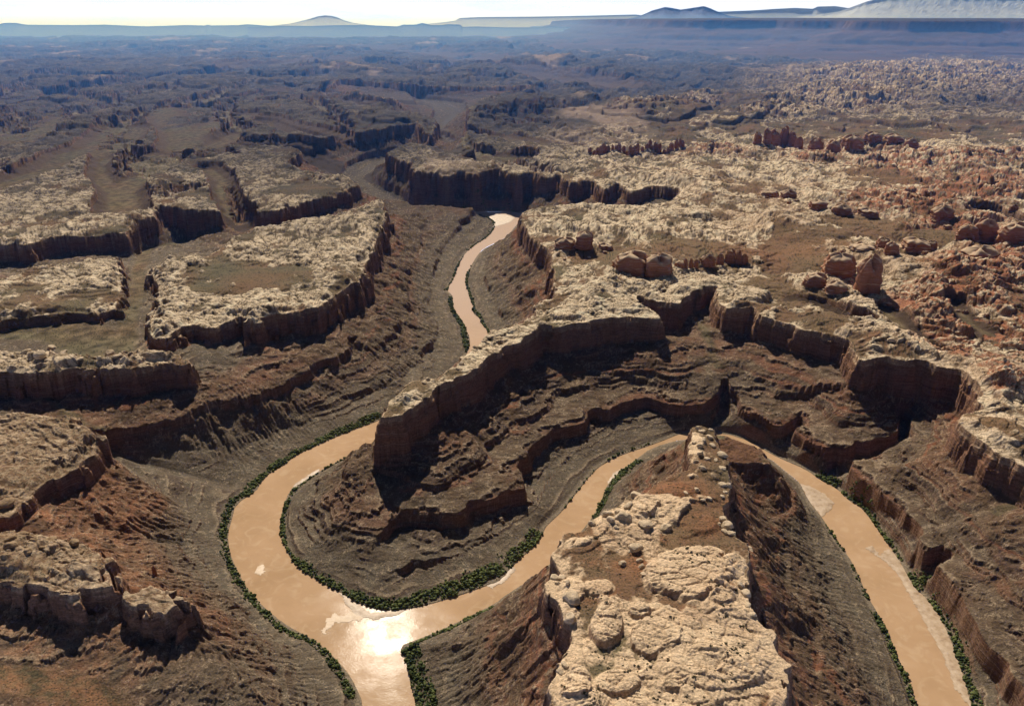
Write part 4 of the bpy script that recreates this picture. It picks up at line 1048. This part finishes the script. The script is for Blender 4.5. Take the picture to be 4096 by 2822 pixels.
def crown_mesh(seed):
    rg = np.random.default_rng(seed); n = 46
    d = rg.normal(size=(n, 3)); d /= np.linalg.norm(d, axis=1)[:, None]; k = rg.uniform(.35, 1, n) ** .5
    c = d * k[:, None] * np.array((.62, .62, .42)) + np.array((0, 0, .85)); r = rg.uniform(.12, .26, (n, 1)) * np.array((1, 1, .8))
    return tuft_cloud('crown', c, r, M_LEAF)
TRUNK = limb_mesh(); CROWN = [crown_mesh(i) for i in range(4)]
random.shuffle(big_spots)
big_spots = [p for i, p in enumerate(big_spots) if all((p[0] - q[0]) ** 2 + (p[1] - q[1]) ** 2 > .006 for q in big_spots[:i])][:110]
for x, y in big_spots:
    e = bpy.data.objects.new('cottonwood_tree', None); col_main.objects.link(e); e.empty_display_size = .05
    s = random.uniform(.055, .085); e.location = (x, y, max(ground_z(x, y), .01)); e.scale = (s, s, s); e.rotation_euler = (0, 0, random.uniform(0, 6))
    link('trunk', TRUNK, parent=e); link('crown', CROWN[random.randrange(4)], parent=e)
    tag(e, 'rounded green tree rising above the riverbank thicket', 'tree', 'riverbank trees')
# shrubs dotted over the foreground mesa
def shrub_mesh(seed):
    rg = np.random.default_rng(seed + 50); n = 14
    c = rg.normal(size=(n, 3)) * np.array((.42, .42, .15)) + np.array((0, 0, .32)); r = rg.uniform(.22, .42, (n, 1)) * np.array((1, 1, .8))
    return tuft_cloud('shrub', c, r, M_SHRUB)
SHR = [shrub_mesh(i) for i in range(5)]
fgpoly = plan(RIM_FG, 2.8); cnt = 0
CLUMPS = [(1360,1505),(1410,1500),(1345,1470),(1335,1340),(1350,1335),(1455,1500),(1500,1490),(1635,1385),(1660,1460),(1670,1470),(1655,1465),(1680,1455),(1640,1480),(1690,1410),(1600,1420),(1560,1255),(1590,1262),(1620,1330),(1545,1240),(1605,1590),(1570,1580),(1540,1570),(1480,1560),(1420,1560),(1620,1510),(1655,1530),(1640,1580),(1350,1560),(1380,1580),(1330,1590),(1560,1540),(1500,1590)]
tries = 0
while cnt < 270 and tries < 6000:
    tries += 1
    if random.random() < .6:
        u, v = random.choice(CLUMPS); u += random.gauss(0, 14); v += random.gauss(0, 10)
    else: u, v = random.uniform(1260, 1770), random.uniform(1080, 1600)
    x, y = survey(u, v, 2.9)
    d, _, i = seg_dist(np.array([x]), np.array([y]), fgpoly, True)
    if not i[0] or d[0] < .12: continue
    r = random.choice((.015, .018, .02, .024, .034)) * random.uniform(.8, 1.2)
    o = link('desert_shrub', SHR[random.randrange(5)], (x, y, ground_z(x, y) - .1 * r), random.uniform(0, 6), (r, r, r * .9))
    tag(o, 'small dark rounded shrub growing on the pale top of the foreground mesa', 'shrub', 'shrubs on the foreground mesa'); cnt += 1

# ------------------------------------------------------------------ mountains on the skyline
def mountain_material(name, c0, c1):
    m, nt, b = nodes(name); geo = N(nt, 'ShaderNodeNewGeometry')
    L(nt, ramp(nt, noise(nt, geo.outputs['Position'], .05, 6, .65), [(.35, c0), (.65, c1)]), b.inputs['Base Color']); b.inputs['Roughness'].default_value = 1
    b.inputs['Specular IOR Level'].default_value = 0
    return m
M_MT_HAZED = mountain_material('distant mountain slopes with painted haze', (.24, .29, .52), (.30, .35, .58)); M_PALEMT_HAZED = mountain_material('far mountain slopes with painted pale haze', (.66, .73, .86), (.76, .82, .92))  # blue and pale tints put the haze of distance into the rock colour
def mountain(label, sky, dist, depth, seed, rough=.8, name='mountain'):
    """a range standing at a distance, its crest heights taken from the skyline; ridged slopes fall away to both sides"""
    us = np.array([p[0] for p in sky], float); vs = np.array([p[1] for p in sky], float)
    n = 220; u = np.linspace(us[0], us[-1], n); v = np.interp(u, us, vs)
    crest = np.array([[*survey_at(a, b, dist)] for a, b in zip(u, v)])
    rows = 41; q = np.linspace(-1, 1, rows)
    X = crest[None, :, 0] * (1 + q[:, None] * depth / dist); Y = dist + q[:, None] * depth + 0 * X
    base = 2.2 - dist * dist / (2 * 63710.) - 1.0
    hgt = np.maximum(crest[None, :, 2] - base, 0)
    rg_ = fbm(X * 6 / depth, Y * 3 / depth, 5, seed, ridged=True)
    prof = np.clip(1 - np.abs(q[:, None]) ** .8, 0, 1)
    Zm = base + hgt * np.clip(prof * (1 - .05 * rough * (1 - rg_) * (np.abs(q[:, None]) > .02)), 0, 1.0)
    V = np.stack([X, Y, Zm], -1).reshape(-1, 3)
    Fm = [(i * n + j, i * n + j + 1, (i + 1) * n + j + 1, (i + 1) * n + j) for i in range(rows - 1) for j in range(n - 1)]
    me = bpy.data.meshes.new(name); me.from_pydata(V.tolist(), [], Fm); me.update(); me.materials.append(M_PALEMT_HAZED if dist > 950 else M_MT_HAZED)
    o = link(name, me); tag(o, label, None, None, 'structure'); return o
def survey_at(u, v, dist):
    x = (u - CX) / FOC; y = (CY - v) / FOC
    d = (x, CP + y * SP, -SP + y * CP); k = dist / d[1]
    return d[0] * k, dist, CAM_H + d[2] * k
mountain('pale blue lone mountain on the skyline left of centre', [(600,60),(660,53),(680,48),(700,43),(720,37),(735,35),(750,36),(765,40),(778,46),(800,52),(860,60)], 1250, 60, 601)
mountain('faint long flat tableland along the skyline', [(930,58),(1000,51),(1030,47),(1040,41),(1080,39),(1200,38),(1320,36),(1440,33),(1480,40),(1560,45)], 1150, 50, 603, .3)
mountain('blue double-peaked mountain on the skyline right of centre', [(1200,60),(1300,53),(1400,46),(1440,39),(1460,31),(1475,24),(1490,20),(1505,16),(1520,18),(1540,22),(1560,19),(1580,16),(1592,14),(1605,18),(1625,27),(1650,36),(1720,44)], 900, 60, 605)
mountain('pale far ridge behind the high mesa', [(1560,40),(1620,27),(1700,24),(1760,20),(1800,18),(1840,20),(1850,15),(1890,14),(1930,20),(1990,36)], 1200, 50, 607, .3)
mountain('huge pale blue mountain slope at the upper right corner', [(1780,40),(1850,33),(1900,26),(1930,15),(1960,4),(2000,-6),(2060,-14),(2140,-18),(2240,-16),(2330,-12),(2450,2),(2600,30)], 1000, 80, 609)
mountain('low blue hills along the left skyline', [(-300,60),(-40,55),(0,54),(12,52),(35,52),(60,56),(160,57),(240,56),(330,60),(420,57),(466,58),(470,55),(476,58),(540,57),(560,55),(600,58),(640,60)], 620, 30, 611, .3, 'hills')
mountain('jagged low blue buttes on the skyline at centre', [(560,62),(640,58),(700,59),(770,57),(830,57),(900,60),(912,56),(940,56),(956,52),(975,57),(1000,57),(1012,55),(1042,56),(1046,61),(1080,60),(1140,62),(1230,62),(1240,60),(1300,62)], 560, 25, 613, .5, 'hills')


# ------------------------------------------------------------------ haze: a thin real volume over the whole land
def haze():
    import bmesh
    bm = bmesh.new(); bmesh.ops.create_cube(bm, size=1)
    me = bpy.data.meshes.new('haze'); bm.to_mesh(me); bm.free()
    o = bpy.data.objects.new('haze', me); col_main.objects.link(o)
    o.scale = (1800, 820, 64); o.location = (0, 210, 8)
    o['kind'] = 'structure'
    m = bpy.data.materials.new('thin blue haze'); m.use_nodes = True; nt = m.node_tree; nt.nodes.clear()
    out = N(nt, 'ShaderNodeOutputMaterial')
    sc = N(nt, 'ShaderNodeVolumeScatter'); sc.inputs['Color'].default_value = (.11, .33, 1.0, 1); sc.inputs['Density'].default_value = HAZE; sc.inputs['Anisotropy'].default_value = .25
    geo = N(nt, 'ShaderNodeNewGeometry'); sp = N(nt, 'ShaderNodeSeparateXYZ'); L(nt, geo.outputs['Position'], sp.inputs[0])
    L(nt, val(nt, 'MULTIPLY', maprange(nt, sp.outputs['Y'], 15., 170., .0003, HAZE), val(nt, 'ADD', maprange(nt, sp.outputs['Z'], 13.6, 9., .0, .74), maprange(nt, sp.outputs['Z'], 60., 13., .10, .26))), sc.inputs['Density'])      # the air is clear close by and milky far off
    L(nt, sc.outputs[0], out.inputs['Volume'])
    me.materials.append(m)
HAZE = .0038
haze()

# ------------------------------------------------------------------ light, sky, camera
world = bpy.data.worlds.new('World'); scene.world = world; world.use_nodes = True
nt = world.node_tree
bg = next(n for n in nt.nodes if n.type == 'BACKGROUND')
sky = N(nt, 'ShaderNodeTexSky', sky_type='NISHITA'); sky.sun_disc = False
sky.sun_elevation = SUN_EL; sky.sun_rotation = SUN_AZ; sky.dust_density = 3.5; sky.air_density = 1.0; sky.altitude = 1500
tcd = N(nt, 'ShaderNodeTexCoord'); sx = N(nt, 'ShaderNodeSeparateXYZ'); L(nt, tcd.outputs['Generated'], sx.inputs[0])
hz = maprange(nt, sx.outputs['Z'], .045, .022)                         # milky band of haze low over the horizon
mp = N(nt, 'ShaderNodeMapping'); mp.inputs['Scale'].default_value = (1, 1, 9); L(nt, tcd.outputs['Generated'], mp.inputs[0])
cl = noise(nt, mp.outputs[0], 7., 5, .6)
milk = ramp(nt, cl, [(.35, (.84, .92, .97)), (.55, (.97, .965, .93)), (.7, (1.0, .99, .95))])
skyc = mixc(nt, 1., sky.outputs[0], (.028, .028, .029), 'MULTIPLY')
milk = mixc(nt, 1., milk, mixc(nt, maprange(nt, sx.outputs['Z'], -.012, .012), (1.16, 1.34, 2.1), (1.06, 1.12, 1.45)), 'MULTIPLY')
L(nt, mixc(nt, hz, skyc, milk), bg.inputs['Color']); bg.inputs['Strength'].default_value = 1.0
sd = bpy.data.lights.new('sun', 'SUN'); sd.energy = 5.0; sd.angle = math.radians(.5); sd.color = (1., .91, .77)
so = bpy.data.objects.new('sun', sd); col_main.objects.link(so)
from mathutils import Vector
sv = Vector((math.sin(SUN_AZ) * math.cos(SUN_EL), math.cos(SUN_AZ) * math.cos(SUN_EL), math.sin(SUN_EL)))
so.rotation_euler = sv.to_track_quat('Z', 'Y').to_euler(); so.location = (0, 0, 40)
cd = bpy.data.cameras.new('camera'); co = bpy.data.objects.new('camera', cd); col_main.objects.link(co)
co.location = (0, 0, CAM_H); co.rotation_euler = (math.pi / 2 - PITCH, 0, 0)
cd.sensor_fit = 'HORIZONTAL'; cd.sensor_width = 36; cd.lens = 36 * FOC / 2317.
cd.clip_start = .05; cd.clip_end = 20000
scene.camera = co
scene.view_settings.view_transform = 'Standard'; scene.view_settings.look = 'None'; scene.view_settings.exposure = 0
scene.cycles.max_bounces = 4; scene.cycles.diffuse_bounces = 1; scene.cycles.volume_bounces = 0
print('script done', round(time.time() - T0, 1))
